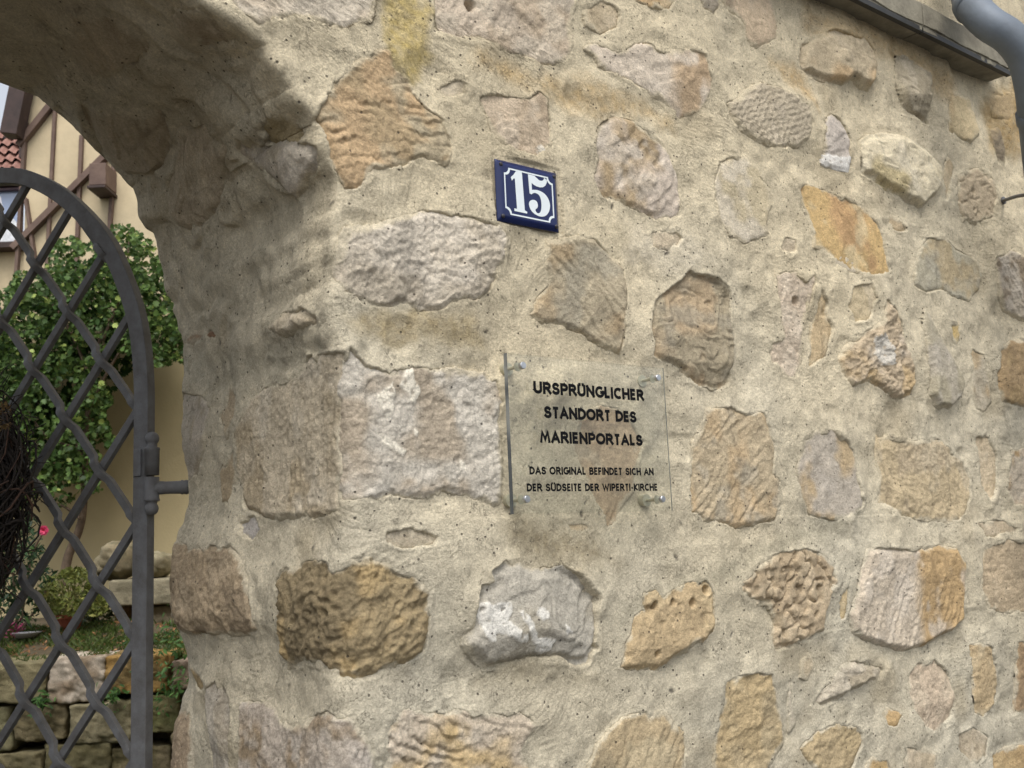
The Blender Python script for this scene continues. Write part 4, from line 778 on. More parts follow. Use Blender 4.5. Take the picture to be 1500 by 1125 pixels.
for k in range(-22, 16):
    fn = lambda t, k=k: (.09+t, .158+.2*k+t*dz/ds+.004)
    r_ = barclip(fn, -.12, .7)
    if r_ and r_[1]-r_[0] > .02:
        ss = np.linspace(r_[0]-.001, r_[1]+.001, max(8, int((r_[1]-r_[0])/.004))); P = []
        for t in ss:
            ph = (t/ds) % 1; e = min(ph, 1-ph)*ds     # distance to the next crossing
            P.append(gp(*fn(t), o=-.004+.0115*(1-sstep(e, .007, .019))*sstep(min(t-r_[0], r_[1]-t), .006, .022)))
        P = np.array(P); T = P[-1]-P[0]; T = gs*(gs@T)+Zv*(Zv@T); T /= np.linalg.norm(T)
        b = MB(); b.add(*sweep_rect(P, np.cross(T, gn), gn, .0066, .0055)); b.build('lattice_bar', M_IRON, gate, bevel=.001)
# hinge
hp = ray(222.5, 690); hp = hp*(GH[1]-.035)/hp[1]; kz = (hp@CF)/F; hc = np.array([hp[0], hp[1], 0])
def zpx(y): return (ray(222.5, y)*(hp[1])/ray(222.5, y)[1])[2]
hz = {y: zpx(y) for y in (633, 652, 656, 659, 696, 699, 731, 734, 737, 753)}
r1 = 10.8*kz
b = MB(); b.add(*lathe(hc, Zv, [(hz[696], r1*.96), (hz[659]-.001, r1), (hz[659], r1*1.05), (hz[656], r1*1.05), (hz[656]+.0015, r1*.7)]+[((hz[652]+hz[633])/2-.0, 0)][:0]+[((hz[652]+hz[633])/2+r1*.95*math.sin(a), max(r1*.95*math.cos(a), .0005)) for a in np.linspace(-.75, 1.57, 12)], 28)); b.build('hinge_knuckle', M_IRON, gate, smooth=True)
b = MB(); b.add(*lathe(hc, Zv, [((hz[737]+hz[753])/2+r1*.92*math.sin(a), max(r1*.92*math.cos(a), .0005)) for a in np.linspace(-1.57, .75, 12)]+[(hz[734]-.001, r1*.75), (hz[734], r1*1.05), (hz[731], r1*1.05), (hz[731]+.001, r1*.98), (hz[699], r1*.98)], 28)); b.build('hinge_pin_socket', M_IRON, gate, smooth=True)
we = ray(272, 713); we = we*(1.80)/we[1]; ac = np.array([hc[0], hc[1], (hz[699]+hz[731])/2]); we[2] = ac[2]; dv = we-ac; Ld = np.linalg.norm(dv)+.02
b = MB(); b.add(*lathe(ac, dv, [(0, 10*kz), (r1*1.3, 9.8*kz), (r1*1.9, 9.2*kz), (Ld*.62, 9.6*kz), (Ld*.66, 11*kz), (Ld*.70, 9.8*kz), (Ld*.76, 11*kz), (Ld*.8, 9.8*kz), (Ld, 9.8*kz)], 20)); b.build('hinge_arm', M_IRON, gate, smooth=True)
b = MB(); b.add(*obox(gp(-.003, (hz[656]+hz[696])/2, .010), gs, Zv, gn, .008, (hz[656]-hz[696])/2, .004)); b.build('hinge_strap', M_IRON, gate, bevel=.001)
# ================================================================== WREATH of dry twigs hung on the gate
M_TWIG = mat_simple('dry_twigs', (.030, .021, .015), .8, 0, .3, 60, col2=(.012, .009, .008))
M_TWIG2 = mat_simple('light_twig', (.085, .045, .03), .8, 0, .3, 60)
M_DRY = mat_simple('dried_flower', (.20, .13, .05), .9, 0, .3, 200)
wc = gp(.352, .125, .075)
wreath = empty('twig_wreath', wc-Zv*.22, 'dark wreath of tangled dry twigs hanging on the lattice gate', 'wreath')
def ringpath(R_, r, phi0, span, tw, n=26):
    o = []; ph0 = random.uniform(0, 6.28)
    for i in range(n):
        f = i/(n-1); th = phi0+span*f; ps = ph0+tw*f; rr = r*(.75+.25*math.sin(9*f+ph0)); th += .18*math.sin(tw*2.3*f+ph0*3)
        R2 = R_+rr*math.cos(ps); o.append(wc+gs*R2*.88*math.cos(th)+Zv*R2*math.sin(th)+gn*(rr*math.sin(ps)*.6)+np.array([random.uniform(-.002, .002) for _ in range(3)]))
    return o
for nm, cnt, mt, rad in (('twigs', 520, M_TWIG, .0019), ('vine_strand', 60, M_TWIG2, .0021)):
    b = MB()
    for k in range(cnt):
        b.add(*tube(ringpath(.125, random.uniform(.01, .095), random.uniform(0, 6.28), random.uniform(.6, 2.6), random.uniform(-9, 9)), rad*random.uniform(.5, 1.2), 4, False))
    tag(b.build(nm, mt, wreath, smooth=True), kind='stuff')
b = MB()
for k in range(150):   # loose ends
    th = random.uniform(0, 6.28); p = wc+gs*.19*math.cos(th)*.88+Zv*.19*math.sin(th); d = gs*math.cos(th+random.uniform(-1, 1))+Zv*math.sin(th+random.uniform(-1, 1))+gn*random.uniform(-.5, .5)
    b.add(*tube([p, p+d*.02+Zv*random.uniform(-.01, .01), p+d*random.uniform(.03, .055)], .0009, 4, False))
tag(b.build('twig_ends', M_TWIG, wreath, smooth=True), kind='stuff')
b = MB(); fc = ray(6, 610); fc = fc*((wc+gn*.05)@gn)/(fc@gn)
for k in range(90):
    a = np.random.default_rng(k).normal(size=3); a /= np.linalg.norm(a); p = fc+a*np.array([.011, .011, .022]); c_ = np.cross(a, Zv)+1e-3; c_ /= np.linalg.norm(c_)
    b.add([p-c_*.003, p+c_*.003, p+a*.007], [(0, 1, 2)])
b.build('dried_flower', M_DRY, wreath)
# ================================================================== GROUND
M_PAVE = mat_simple('paving', (.07, .067, .062), .9, 0, .2, 6, .004, 60)
def sheet(name, P, mat, nx_=2, kind='structure'):
    b = MB(); b.add(P, [tuple(range(len(P)))]); o = b.build(name, mat); return tag(o, kind=kind)
o = sheet('street', [(-150, -200, -EYE), (150, -200, -EYE), (150, 1.9, -EYE), (-150, 1.9, -EYE)], M_PAVE)
M_EARTH = mat_simple('earth', lin((92, 78, 58)), .95, 0, .3, 30, .006, 80, col2=lin((64, 58, 38)))
def yd(x, d, z): return RH*x+FH*d+Zv*z
DB = 3.55                                        # distance of the block wall
top_z = yp(120, 965, DB)[2]; bot = -.98
gx = np.linspace(-9, 3.2, 90); gd = np.concatenate([np.linspace(1.9, DB+.05, 30)]); Vg = []
for d in gd:
    for x in gx:
        p = yd(x, d, 0); z = -1.5+(bot+1.5)*sstep(d, 2.0, 3.2); Vg.append((p[0], p[1], z+.02*float(vnoise(p[None], 5, 3)[0])))
Ig = np.arange(len(Vg)).reshape(len(gd), len(gx)); Vg = np.array(Vg)
# keep the yard behind the wall line
Vg[:, 1] = np.maximum(Vg[:, 1], YB-.02)
tag(mesh_obj('yard_ground', Vg, quads(Ig), M_EARTH), kind='structure')
gd2 = np.concatenate([np.linspace(DB+.10, 6.2, 60), [8, 12, 40, 160]]); gx2 = np.concatenate([[-120, -30], np.linspace(-9, 4, 120), [30, 120]]); Vg = []
for d in gd2:
    for x in gx2:
        p = yd(x, d, 0); z = top_z-.012+.05*sstep(d, DB+.1, 4.4)+.018*float(vnoise(p[None], 7, 3)[0])+.008*float(vnoise(p[None], 25, 4)[0]); Vg.append((p[0], p[1], z))
Vg = np.array(Vg); Vg[:, 1] = np.maximum(Vg[:, 1], YB+.02)
Ig = np.arange(len(Vg)).reshape(len(gd2), len(gx2)); tag(mesh_obj('terrace_ground', Vg, quads(Ig), M_EARTH), kind='structure')
# ================================================================== BLOCK WALL of the terrace
def block_cols(hexc): return lin(hexc)
bw_ = empty('terrace_wall', yd(-.9, DB, bot), 'low dry stone terrace wall of large rough blocks behind the gate', 'wall')
def rough_block(name, x0, y0, x1, y1, col, col2, parent, d=DB, depth=.22, jit=.017, seed=1, rnd=.009, tiltz=0):
    a = yp(x0, y1, d); c = yp(x1, y0, d); xa, xb = a@RH, c@RH; za, zb_ = yp((x0+x1)/2, y1, d)[2], yp((x0+x1)/2, y0, d)[2]
    n = 30; V = []; Fc = []; idx = {}
    def vid(i, j, k):
        if (i, j, k) not in idx:
            u, v, w_ = i/n*2-1, j/n*2-1, k/n*2-1; idx[(i, j, k)] = len(V); V.append((u, v, w_))
        return idx[(i, j, k)]
    for i in range(n):
        for j in range(n):
            for s_ in (0, n):
                q = [(i, j), (i+1, j), (i+1, j+1), (i, j+1)]
                if s_ == 0: q = q[::-1]
                Fc.append([vid(a_, b_, s_) for a_, b_ in q]); Fc.append([vid(s_, a_, b_) for a_, b_ in q]); Fc.append([vid(b_, s_, a_) for a_, b_ in q])
    U = np.array(V); hx, hy, hz_ = (xb-xa)/2, depth/2, (zb_-za)/2; r = rnd
    Q = U*np.array([hx, hy, hz_]); inner = np.clip(Q, -np.array([hx-r, hy-r, hz_-r]), np.array([hx-r, hy-r, hz_-r])); dlt = Q-inner; L_ = np.linalg.norm(dlt, axis=1, keepdims=True); L_[L_ == 0] = 1
    Q = inner+dlt/L_*np.minimum(L_, r)
    nr = Q/np.linalg.norm(Q, axis=1, keepdims=True)
    wp = Q+seed*3.1; Q = Q+nr*(jit*fbm(wp, 9, 3, seed)[:, None]+jit*.75*fbm(wp, 38, 4, seed+1, .6)[:, None])
    cen = RH*(xa+xb)/2+FH*(d+depth/2)+Zv*(za+zb_)/2
    Wd = cen+Q[:, :1]*RH+Q[:, 1:2]*FH+Q[:, 2:]*Zv
    t = sstep(fbm(wp, 12, 3, seed+5), -.1, .4)[:, None]; C = lin(col)*(1-t)+lin(col2)*t; C = C*(1+.45*fbm(wp, 45, 4, seed+7, .7)[:, None])
    return mesh_obj(name, Wd, np.array(Fc), M_STONE, parent, col=C)
BL = [(-75, 972, 66, 1030, (128, 120, 92), (108, 104, 78)), (68, 962, 153, 1029, (186, 174, 158), (140, 124, 104)), (153, 960, 246, 1017, (160, 128, 76), (122, 104, 70)), (250, 966, 330, 1010, (170, 150, 134), (140, 124, 104)),
      (-80, 1036, 18, 1100, (112, 108, 82), (96, 90, 66)), (21, 1032, 96, 1085, (124, 114, 88), (100, 92, 68)), (98, 1031, 192, 1090, (138, 130, 104), (112, 106, 80)), (193, 1018, 262, 1072, (96, 96, 62), (112, 106, 74)), (266, 1013, 340, 1070, (120, 108, 84), (100, 92, 70)),
      (-60, 1104, 60, 1165, (116, 108, 82), (90, 86, 60)), (62, 1090, 160, 1160, (110, 104, 78), (96, 90, 64)), (162, 1094, 250, 1160, (118, 108, 84), (96, 90, 64)), (252, 1074, 340, 1150, (118, 108, 84), (96, 90, 64))]
for i, (a, b_, c, d_, c1, c2) in enumerate(BL): rough_block('stone_block', a, b_, c, d_, c1, c2, bw_, seed=20+i, d=DB+.01*(i % 3))
b = MB(); V, Fc = obox(yd(-1.3, DB+.30, (top_z+bot)/2-.05), RH, FH, Zv, 2.2, .14, (top_z-bot)/2); b.add(V, Fc); b.build('earth_core', M_EARTH, bw_)
# ================================================================== STONE BENCH and boulders
DS = 4.5
bench = empty('stone_bench', yd(-1.5, DS, yp(205, 945, DS)[2]), 'weathered stone bench slab on a block beside the yellow wall', 'bench')
rough_block('slab', 158, 848, 262, 887, (150, 142, 120), (124, 118, 98), bench, d=DS, depth=.5, seed=61, jit=.006, rnd=.012)
rough_block('support', 166, 888, 192, 948, (150, 118, 84), (134, 110, 82), bench, d=DS+.10, depth=.3, seed=62, jit=.006)
rough_block('support', 202, 888, 262, 946, (144, 134, 112), (122, 114, 94), bench, d=DS+.05, depth=.36, seed=63, jit=.006)
def boulder(name, x0, y0, x1, y1, d, depth, c1, c2, seed, lab, cat='stone'):
    c = yp((x0+x1)/2, (y0+y1)/2, d); hx = (yp(x1, (y0+y1)/2, d)-yp(x0, (y0+y1)/2, d))@RH/2; hz_ = (yp((x0+x1)/2, y0, d)-yp((x0+x1)/2, y1, d))[2]/2
    n1, n2 = 44, 28; V = []
    for i in range(n2+1):
        for j in range(n1):
            t, p = math.pi*i/n2, 2*math.pi*j/n1; V.append((math.sin(t)*math.cos(p), math.sin(t)*math.sin(p), math.cos(t)))
    V = np.array(V); V = np.sign(V)*np.abs(V)**.8; Q = V*np.array([hx, depth/2, hz_]); Q = Q*(1+.30*fbm(V+seed, 1.6, 4, seed, .6)[:, None])
    Wd = c+Q[:, :1]*RH+Q[:, 1:2]*FH+Q[:, 2:]*Zv
    Fc = np.array([(i*n1+j, (i+1)*n1+j, (i+1)*n1+(j+1) % n1, i*n1+(j+1) % n1) for i in range(n2) for j in range(n1)])
    t = sstep(fbm(V+seed, 3, 3, seed+5), -.1, .4)[:, None]; o = mesh_obj(name, Wd, Fc, M_STONE, None, col=lin(c1)*(1-t)+lin(c2)*t)
    return tag(o, lab, cat)
boulder('boulder', 152, 794, 198, 848, DS+.15, .3, (142, 132, 108), (116, 110, 88), 3, 'large rounded pale stone resting on the bench slab left of the gate post')
boulder('boulder', 204, 808, 250, 847, DS+.12, .26, (150, 142, 118), (130, 124, 100), 4, 'carved flattened stone resting on the bench slab right of the gate post')
# ================================================================== HOUSE behind the yard
DH = 5.6
house = empty('half_timbered_house', yd(-1.2, DH, top_z), 'beige rendered half timbered house with brown beams behind the yard', 'house')
M_PLB = mat_simple('beige_render', lin((200, 184, 152)), .9, 0, .09, 5, .0015, 90)
M_PLY = mat_simple('ochre_render', lin((204, 188, 146)), .9, 0, .05, 2.2, .0015, 90)
M_TIM = mat_simple('brown_timber', lin((116, 96, 84)), .8, 0, .2, 12, .002, 60, col2=lin((92, 74, 66)))
M_DTIM = mat_simple('dark_timber', lin((64, 48, 44)), .7, 0, .2, 12, .001, 60)
pxl = yp(36, 330, DH)@RH; pzm = yp(120, 470, DH)[2]
def wallslab(name, xa, xb, za, zb_, d, th, mat, par):
    b = MB(); V, Fc = obox(yd((xa+xb)/2, d+th/2, (za+zb_)/2), RH, FH, Zv, (xb-xa)/2, th/2, (zb_-za)/2); b.add(V, Fc); return b.build(name, mat, par)
wallslab('upper_wall', pxl, 4.2, pzm, 5.2, DH, .3, M_PLB, house)
wallslab('lower_wall', pxl-.25, 4.2, top_z-.1, pzm, DH-.02, .3, M_PLY, house)
def beam(p0, p1, wpx, mat=M_TIM, d=DH, par=house, t=.02, name='beam'):
    a, c = yp(*p0, d-.001), yp(*p1, d-.001); T = c-a; T /= np.linalg.norm(T); wn = np.cross(T, FH); wn /= np.linalg.norm(wn)
    b = MB(); b.add(*sweep_rect([a-FH*t/2, c-FH*t/2], wn, FH, .86*wpx/2/F*d, t/2+.002)); return b.build(name, mat, par, bevel=.002)
for i, (p0, p1, w_) in enumerate([((84, 120), (66, 470), 6), ((121, 200), (110, 470), 6.5), ((169, 230), (154, 470), 6.5), ((40, 180), (24, 440), 6), ((40, 292), (54, 385), 5)]): beam(p0, p1, w_, t=.020+.003*i)
for i, (p0, p1, w_) in enumerate([((92, 138), (30, 216), 11), ((160, 228), (22, 366), 11)]): beam(p0, p1, w_, t=.040+.004*i)
b = MB(); a = yp(151, 262, DH-.08); b.add(*obox(a, RH, FH, Zv, 12.5/F*DH, .08, 17/F*DH)); b.build('wall_box', M_TIM, house, bevel=.004)
b = MB(); a = yp(150, 281, DH-.09); b.add(*obox(a, RH, FH, Zv, 13.5/F*DH, .09, 2.2/F*DH)); b.build('wall_box_base', M_DTIM, house, bevel=.003)
# eaves: dark box running to the eye above the left corner
b = MB(); e0 = yp(25, 206, DH-.02); e1 = yp(44, 112, DH-.02); T = e1-e0; T /= np.linalg.norm(T); wn = np.cross(T, FH); wn /= np.linalg.norm(wn)
b.add(*sweep_rect([e0-FH*.06, e0+T*2.2-FH*.06], wn, FH, 13/F*DH, .05)); b.build('eaves_board', M_DTIM, house, bevel=.004)
# neighbour with tiled roof and roof window
DN = 7.6
nb = empty('neighbour_house', yd(-3.9, DN, top_z), 'neighbouring house with red tiled roof and window tinted with a painted blue reflection at the left edge', 'house')
M_TILE = mat_simple('red_roof_tile', lin((156, 118, 106)), .8, 0, .2, 9, .002, 60, col2=lin((132, 94, 84)))
M_FR = mat_simple('window_frame', lin((96, 76, 84)), .6); M_PN = mat_simple('pane_blue_reflection', lin((150, 166, 196)), .08, 0, .05, 2, spec=.8)  # blue reflection in the window is painted into the pane colour
M_WB = mat_simple('plain_white', (.7, .72, .76), .5)
nx1 = yp(36, 300, DN)@RH
def roofpt(px, py, back): return yp(px, py, DN+back)
tiles = MB()
for r_ in range(7):
    for c in range(9):
        x_ = nx1-.02-.078*c; y_ = 268-r_*11.5; base = yp(20, y_, DN+.05*r_); cpt = RH*x_+FH*(DN+.05*r_)+Zv*base[2]
        V = []; 
        for j in range(2):
            for i in range(7):
                f = i/6; V.append(cpt+RH*(f*.078-.039)+Zv*(.010*math.sin(f*6.28)+j*.092-.02)+FH*(j*.095-.05-.012*math.sin(f*6.28)))
        bq = MB(); bq.add(V, [(i, i+1, i+8, i+7) for i in range(6)]); bq.add([v-FH*.010-Zv*.006 for v in V[:7]]+[v for v in V[:7]], [(i, i+1, i+8, i+7) for i in range(6)])
        bq.build('roof_tile', M_TILE, nb, smooth=True)
b = MB(); a0, a1 = yp(20, 276, DN)[2], yp(20, 190, DN+.35)[2]; b.add([RH*(nx1-2)+FH*(DN+.03)+Zv*a0, RH*nx1+FH*(DN+.03)+Zv*a0, RH*nx1+FH*(DN+.40)+Zv*a1, RH*(nx1-2)+FH*(DN+.40)+Zv*a1], [(0, 1, 2, 3)]); b.build('roof_deck', M_DTIM, nb)
b = MB(); a = yp(33.5, 222, DN-.02); b.add(*obox(a, RH, FH, Zv, 3.5/F*DN, .03, 12/F*DN)); b.build('roof_vent', M_DTIM, nb, bevel=.003)
wallslab('dormer_wall', nx1-2, nx1, top_z-.1, yp(10, 360, DN)[2], DN+.05, .3, M_PLB, nb)
def prect(name, x0, y0, x1, y1, d, th, mat, par):
    a = yp(x0, y1, d); c = yp(x1, y0, d); return wallslab(name, a@RH, c@RH, yp((x0+x1)/2, y1, d)[2], yp((x0+x1)/2, y0, d)[2], d, th, mat, par)
prect('window_pane', -60, 278, 31, 356, DN+.03, .02, M_PN, nb); prect('window_frame', -60, 270, 33, 273.5, DN-.01, .05, M_FR, nb); prect('window_frame', -60, 276, 33, 279, DN-.012, .04, M_FR, nb)
prect('window_frame', 29, 272, 32, 356, DN-.008, .04, M_FR, nb); prect('window_sill', -60, 355, 25, 363, DN-.08, .14, M_DTIM, nb)
b = MB(); V, Fc = lathe(yp(3, 338, DN-.06), FH, [(0, .12), (.01, .12)], 30); b.add(V, Fc); b.build('white_disc', M_WB, nb)  # flat white disc standing before the window pane
b = MB(); b.add(*tube([yp(0, 288, DN-.05), yp(4, 310, DN-.05)], .006, 6)); b.build('glazing_bar', M_WB, nb)
# ================================================================== PLANTS
def leafmat(name, c1, c2, tr_=.25):
    m, n, bs = new_mat(name); at = n.nodes.new('ShaderNodeAttribute'); at.attribute_name = 'Col'
    n.links.new(at.outputs['Color'], bs.inputs['Base Color']); bs.inputs['Roughness'].default_value = .42; bs.inputs['Specular IOR Level'].default_value = .22
    tl = n.nodes.new('ShaderNodeBsdfTranslucent'); n.links.new(at.outputs['Color'], tl.inputs[0]); mx = n.nodes.new('ShaderNodeMixShader'); mx.inputs[0].default_value = tr_
    n.links.new(bs.outputs[0], mx.inputs[1]); n.links.new(tl.outputs[0], mx.inputs[2]); n.links.new(mx.outputs[0], n.nodes['Material Output'].inputs[0]); return m
M_LEAF = leafmat('leaf', 0, 0)
def leaves(name, pts, size, cols, parent, shape='lobed', up=.4, seed=1):
    """pts (n,3) centres; one folded leaf each"""
    r = np.random.default_rng(seed); n = len(pts)
    if shape == 'lobed': T = np.array([(0, -.5, 0), (.28, -.42, .06), (.5, -.05, .10), (.27, .05, .05), (.34, .36, .08), (.08, .28, .0), (0, .55, -.04), (-.08, .28, 0), (-.34, .36, .08), (-.27, .05, .05), (-.5, -.05, .10), (-.28, -.42, .06), (0, 0, -.03)])
    else: T = np.array([(0, -.5, 0), (.17, -.15, .05), (.15, .2, .05), (0, .55, -.05), (-.15, .2, .05), (-.17, -.15, .05), (0, 0, -.02)])
    k = len(T)-1; tri = np.array([(i, (i+1) % k, k) for i in range(k)])
    toward = -FH
    N = r.normal(size=(n, 3)); N /= np.linalg.norm(N, axis=1, keepdims=True); N = N*.75+toward*.55+Zv*up; N /= np.linalg.norm(N, axis=1, keepdims=True)
    D = r.normal(size=(n, 3))-Zv*.7; D -= N*(D*N).sum(1, keepdims=True); D /= np.linalg.norm(D, axis=1, keepdims=True); X = np.cross(D, N)
    s = size*r.uniform(.55, 1.25, n)[:, None, None]
    V = pts[:, None, :]+s*(T[None, :, :1]*X[:, None]+T[None, :, 1:2]*D[:, None]+T[None, :, 2:]*N[:, None])
    Fc = (tri[None]+(np.arange(n)*(k+1))[:, None, None]).reshape(-1, 3)
    ci = r.random(n); C = lin(cols[0])[None]*(1-ci[:, None])+lin(cols[1])[None]*ci[:, None]; hot = r.random(n) < .07; C[hot] = lin(cols[2])
    C = C*r.uniform(.55, 1.35, n)[:, None]; s *= np.where(r.random(n) < .3, .6, 1)[:, None, None]
    o = mesh_obj(name, V.reshape(-1, 3), Fc, M_LEAF, parent, smooth=False, col=np.repeat(C, k+1, 0)); return tag(o, kind='stuff')
def pts_in(poly, n, d0, d1, seed, dens=None):
    r = np.random.default_rng(seed); P = np.array(poly, float); lo, hi = P.min(0), P.max(0); out = []
    while len(out) < n:
        q = r.uniform(lo, hi, (n*2, 2)); s = sdf(q[:, 0], q[:, 1], poly); ns = vnoise(np.stack([q[:, 0], q[:, 1], q[:, 0]*0], -1), .045, seed)
        q = q[(s+14*ns > 0)]; ns2 = vnoise(np.stack([q[:, 0], q[:, 1], q[:, 0]*0+9], -1), .06, seed+3); q = q[r.random(len(q)) < np.clip(.75+ns2, .12, 1)]
        d = r.uniform(d0, d1, len(q))
        for (x, y), dd in zip(q, d): out.append(yp(x, y, dd))
    return np.array(out[:n])
vine = empty('climbing_shrub', yp(95, 850, 5.15), 'tall leafy green climbing shrub trained against the house wall', 'shrub')
M_BARK = mat_simple('bark', lin((104, 88, 72)), .9, 0, .25, 30, .003, 100)
b = MB(); b.add(*tube(smoothpath([yp(92, 862, 5.1), yp(100, 815, 5.12), (yp(118, 770, 5.1)), yp(124, 720, 5.08), yp(126, 640, 5.1), yp(134, 560, 5.1), yp(150, 480, 5.1)], 24), np.linspace(.024, .009, 24), 9)); b.build('trunk', M_BARK, vine, smooth=True)
for pl_ in ([(124, 690), (110, 640), (90, 600), (60, 560)], [(130, 600), (160, 540), (200, 480), (240, 430)], [(126, 660), (70, 640), (40, 600)], [(134, 560), (100, 480), (60, 430), (20, 430)], [(150, 500), (180, 420), (190, 340)], [(118, 760), (90, 740), (60, 735)]):
    b = MB(); b.add(*tube(smoothpath([yp(x, y, 5.05) for x, y in pl_], 12), np.linspace(.009, .003, 12), 6)); b.build('branch', M_BARK, vine, smooth=True)
main_p = [(-80, 440), (0, 425), (22, 402), (60, 398), (78, 388), (84, 352), (104, 345), (128, 352), (150, 340), (176, 322), (192, 322), (212, 350), (240, 385), (300, 440), (300, 520), (255, 530), (225, 548), (205, 530), (180, 520), (160, 515), (158, 560), (160, 610), (170, 640), (140, 665), (148, 712), (120, 720), (85, 735), (60, 725), (30, 745), (-60, 740)]
GC = ((60, 86, 44), (98, 122, 64), (150, 166, 90))
leaves('foliage', pts_in(main_p, 13000, 4.9, 5.34, 5), .029, GC, vine, seed=5)
leaves('foliage', pts_in([(-60, 440), (60, 410), (150, 370), (240, 420), (290, 500), (200, 510), (150, 600), (120, 690), (0, 700)], 4200, 5.2, 5.5, 6), .036, ((44, 70, 34), (60, 92, 42), (90, 120, 50)), vine, seed=6)
rose = empty('rose_bush', yp(30, 925, 4.2), 'dark leaved rose bush with one pink bloom behind the gate', 'rose bush')
leaves('foliage', pts_in([(-60, 740), (20, 750), (50, 765), (58, 800), (84, 838), (78, 858), (60, 870), (50, 905), (-60, 915)], 1900, 4.0, 4.4, 8), .028, ((34, 54, 34), (50, 74, 44), (70, 96, 52)), rose, 'oval', seed=8)
b = MB()
for pl_ in ([(30, 925), (38, 860), (48, 810), (62, 782)], [(25, 925), (20, 850), (5, 780)], [(30, 925), (60, 880), (75, 845)]): b.add(*tube(smoothpath([yp(x, y, 4.2) for x, y in pl_], 12), .0045, 6))
b.build('stem', M_BARK, rose, smooth=True)
M_PINK = mat_simple('pink_petal', lin((214, 70, 110)), .6, 0, .15, 90)
b = MB(); fc_ = yp(65, 777, 4.05)
for ring, (nn_, rr, tt_) in enumerate(((3, .008, .3), (5, .014, .7), (6, .019, 1.1))):
    for k in range(nn_):
        a = 2*math.pi*k/nn_+ring; dr = RH*math.cos(a)+Zv*math.sin(a); sd_ = np.cross(dr, FH); p = fc_
        tip = p+dr*rr-FH*(.016*math.cos(tt_)); b.add([p, p+dr*rr*.5+sd_*rr*.6-FH*.010, tip+sd_*rr*.3, tip-sd_*rr*.3, p+dr*rr*.5-sd_*rr*.6-FH*.010], [(0, 1, 2, 3, 4)])
b.build('bloom', M_PINK, rose, smooth=True)
# potted plant
DPt = 4.3
pot = empty('potted_plant', yp(102, 930, DPt), 'bushy yellow green plant in a terracotta pot on the terrace', 'potted plant')
M_TERRA = mat_simple('terracotta', lin((158, 84, 58)), .8, 0, .12, 20, .001, 90)
pc = yp(102, 928, DPt); kp = DPt/F
b = MB(); b.add(*lathe(pc, Zv, [(0, 12*kp), (20*kp, 17*kp), (21*kp, 19*kp), (27*kp, 19.5*kp), (27*kp, 17.5*kp), (22*kp, 16*kp)], 26)); b.build('pot', M_TERRA, pot, smooth=False)
leaves('foliage', pts_in([(58, 866), (70, 845), (100, 832), (138, 838), (158, 862), (150, 892), (120, 906), (80, 908), (52, 895)], 1800, 4.1, 4.5, 11), .028, ((84, 96, 46), (124, 130, 68), (168, 166, 96)), pot, 'oval', seed=11)
b = MB()
for k in range(16):
    t_ = random.uniform(-1, 1); b.add(*tube([pc+Zv*22*kp+RH*t_*.01, pc+Zv*50*kp+RH*t_*.05+FH*random.uniform(-.04, .04), pc+Zv*random.uniform(60, 85)*kp+RH*t_*.12], .002, 5, False))
b.build('stem', mat_simple('stem_green', lin((128, 122, 74)), .7), pot, smooth=True)
hbp = empty('straggly_plant', yp(148, 928, 4.6), 'straggly dark green plant hanging between pot and stone bench', 'plant')
leaves('foliage', pts_in([(118, 885), (160, 862), (166, 900), (162, 935), (128, 938)], 420, 4.5, 4.85, 12), .04, ((44, 52, 30), (70, 76, 42), (110, 104, 60)), hbp, 'oval', seed=12)  # leaf colours run from dark to dull olive green
b = MB(); b.add(*tube(smoothpath([yp(130, 936, 4.6), yp(134, 905, 4.55), yp(150, 895, 4.5)], 8), .004, 5)); b.build('stem', M_BARK, hbp)
# low planting, grass and leaf litter
def tufts(name, poly_w, n, h, cols, seed, zf, width=.004):
    r = np.random.default_rng(seed); V = []; C = []
    x = r.uniform(poly_w[0], poly_w[1], n); d = r.uniform(poly_w[2], poly_w[3], n); base = RH*x[:, None]+FH*d[:, None]; keep = vnoise(base, 4.5, seed) > -.15; base = base[keep]; n = len(base)
    base[:, 2] = zf(base); hh = h*r.uniform(.4, 1.2, n)[:, None]; ln = r.normal(size=(n, 3))*.5*np.array([1, 1, 0]); sw = r.normal(size=(n, 3))*np.array([1, 1, 0]); sw /= np.linalg.norm(sw, axis=1, keepdims=True)
    V = np.stack([base-sw*width, base+sw*width, base+Zv*hh*.6+ln*hh*.4+sw*width*.7, base+Zv*hh+ln*hh, ], 1).reshape(-1, 3); i = np.arange(n)*4
    Fc = np.concatenate([np.stack([i, i+1, i+2], 1), np.stack([i, i+2, i+3], 1)]); ci = r.random(n)[:, None]; C = np.repeat(lin(cols[0])*(1-ci)+lin(cols[1])*ci, 4, 0)
    return tag(mesh_obj(name, V, Fc, M_LEAF, None, smooth=False, col=C), kind='stuff')
zt_f = lambda P: top_z-.012+.05*sstep(P@FH, DB+.1, 4.4)+.018*vnoise(np.stack([P[:, 0], P[:, 1], P[:, 0]*0], -1), 7, 3)
o = tufts('grass', (-2.6, -.2, DB+.08, 4.6), 26000, .026, ((56, 74, 36), (92, 108, 54)), 31, zt_f, .0022); tag(o, 'short green grass growing along the top of the terrace wall', 'grass')
r = np.random.default_rng(40); n_ = 1500; xx = r.uniform(-2.6, -.2, n_); dd = r.uniform(DB+.1, 4.7, n_); lp = RH*xx[:, None]+FH*dd[:, None]; lp[:, 2] = zt_f(lp)+.008
o = leaves('leaf_litter', lp, .026, ((150, 108, 70), (116, 84, 58), (186, 140, 100)), None, 'oval', up=1.6, seed=41); tag(o, 'brown fallen leaves scattered on the terrace soil', 'leaf litter')
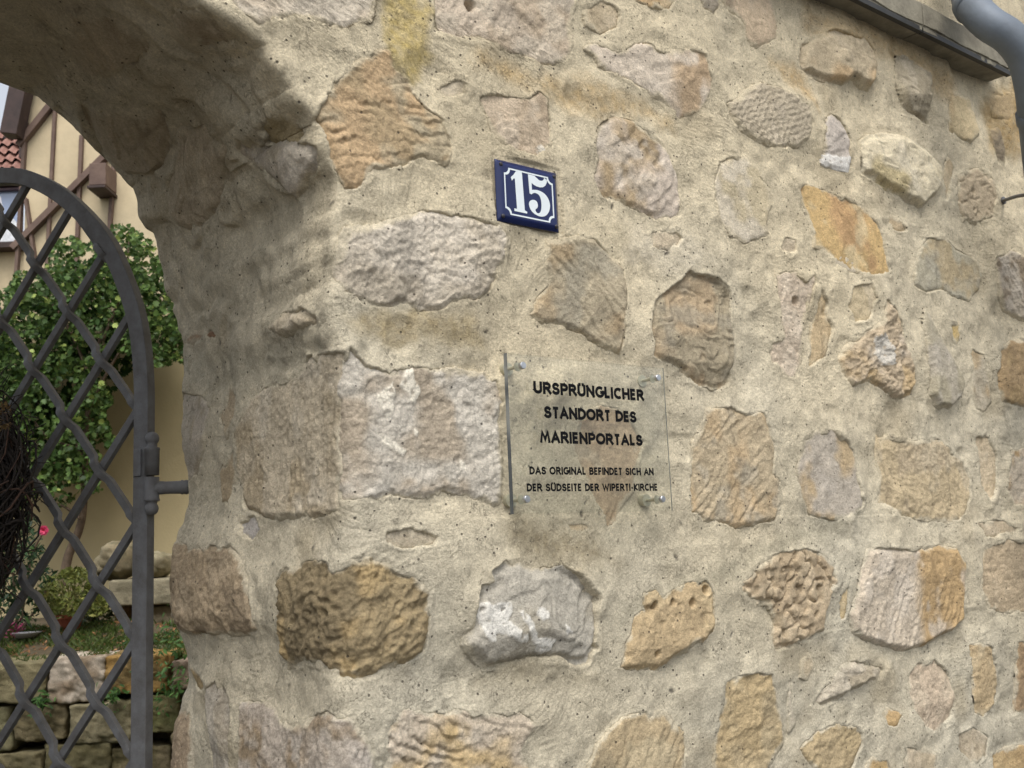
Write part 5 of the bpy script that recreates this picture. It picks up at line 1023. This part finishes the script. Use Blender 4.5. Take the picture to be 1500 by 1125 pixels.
zb_f = lambda P: -1.5+(bot+1.5)*sstep(P@FH, 2.0, 3.2)+0*P[:, 0]
r = np.random.default_rng(44); n_ = 5200; xx = r.uniform(-2.4, -.3, n_); dd = r.uniform(2.9, DB-.06, n_); lp = RH*xx[:, None]+FH*dd[:, None]
hgt = r.random(n_)*(.20+.07*vnoise(lp, 4, 8))*1.15; lp[:, 2] = zb_f(lp)+hgt
o = leaves('low_herbs', lp, .030, ((58, 98, 48), (88, 132, 66), (120, 160, 84)), None, 'oval', up=1.0, seed=45); tag(o, 'bright green low herbs growing at the foot of the block wall', 'ground cover')
vx_ = [(248, 950, .10), (256, 985, .08), (248, 1015, .06), (165, 1020, .05), (60, 1030, .04), (225, 938, .12)]
hp_ = np.concatenate([yp(x, y, DB-.03)[None]+np.random.default_rng(int(x+y)).normal(size=(60, 3))*np.array([s_*.45, s_*.3, s_*.45]) for x, y, s_ in vx_])
o = leaves('wall_weeds', hp_, .024, ((58, 90, 46), (84, 120, 60), (110, 150, 80)), None, 'oval', up=.8, seed=47); tag(o, 'small green weeds rooted in the joints of the block wall', 'weeds')
# pinks and a dish on the terrace
M_DISH = mat_simple('pale_dish', lin((190, 190, 196)), .5)
b = MB(); b.add(*lathe(yp(38, 934, 4.15), Zv, [(0, .03), (.018, .055), (.02, .057), (.016, .05), (.006, .02)], 22)); o = b.build('dish', M_DISH, None, smooth=True); tag(o, 'shallow pale dish standing on the terrace at the left', 'dish')
fl_ = np.concatenate([yp(x, y, 4.1)[None]+np.random.default_rng(int(x)).normal(size=(12, 3))*.012 for x, y in ((14, 918), (22, 922), (6, 922), (30, 917))])
o = leaves('pink_flowers', fl_, .022, ((150, 66, 100), (176, 90, 120), (190, 110, 130)), None, 'oval', seed=48); tag(o, 'small cluster of dusky pink flowers low beside the rose bush', 'flowers')

# ------------------------------------------------------------------ lift everything from eye height to the street
for o in list(scene.collection.objects):
    if o.parent is None and o.type not in ('CAMERA', 'LIGHT'): o.location.z += EYE
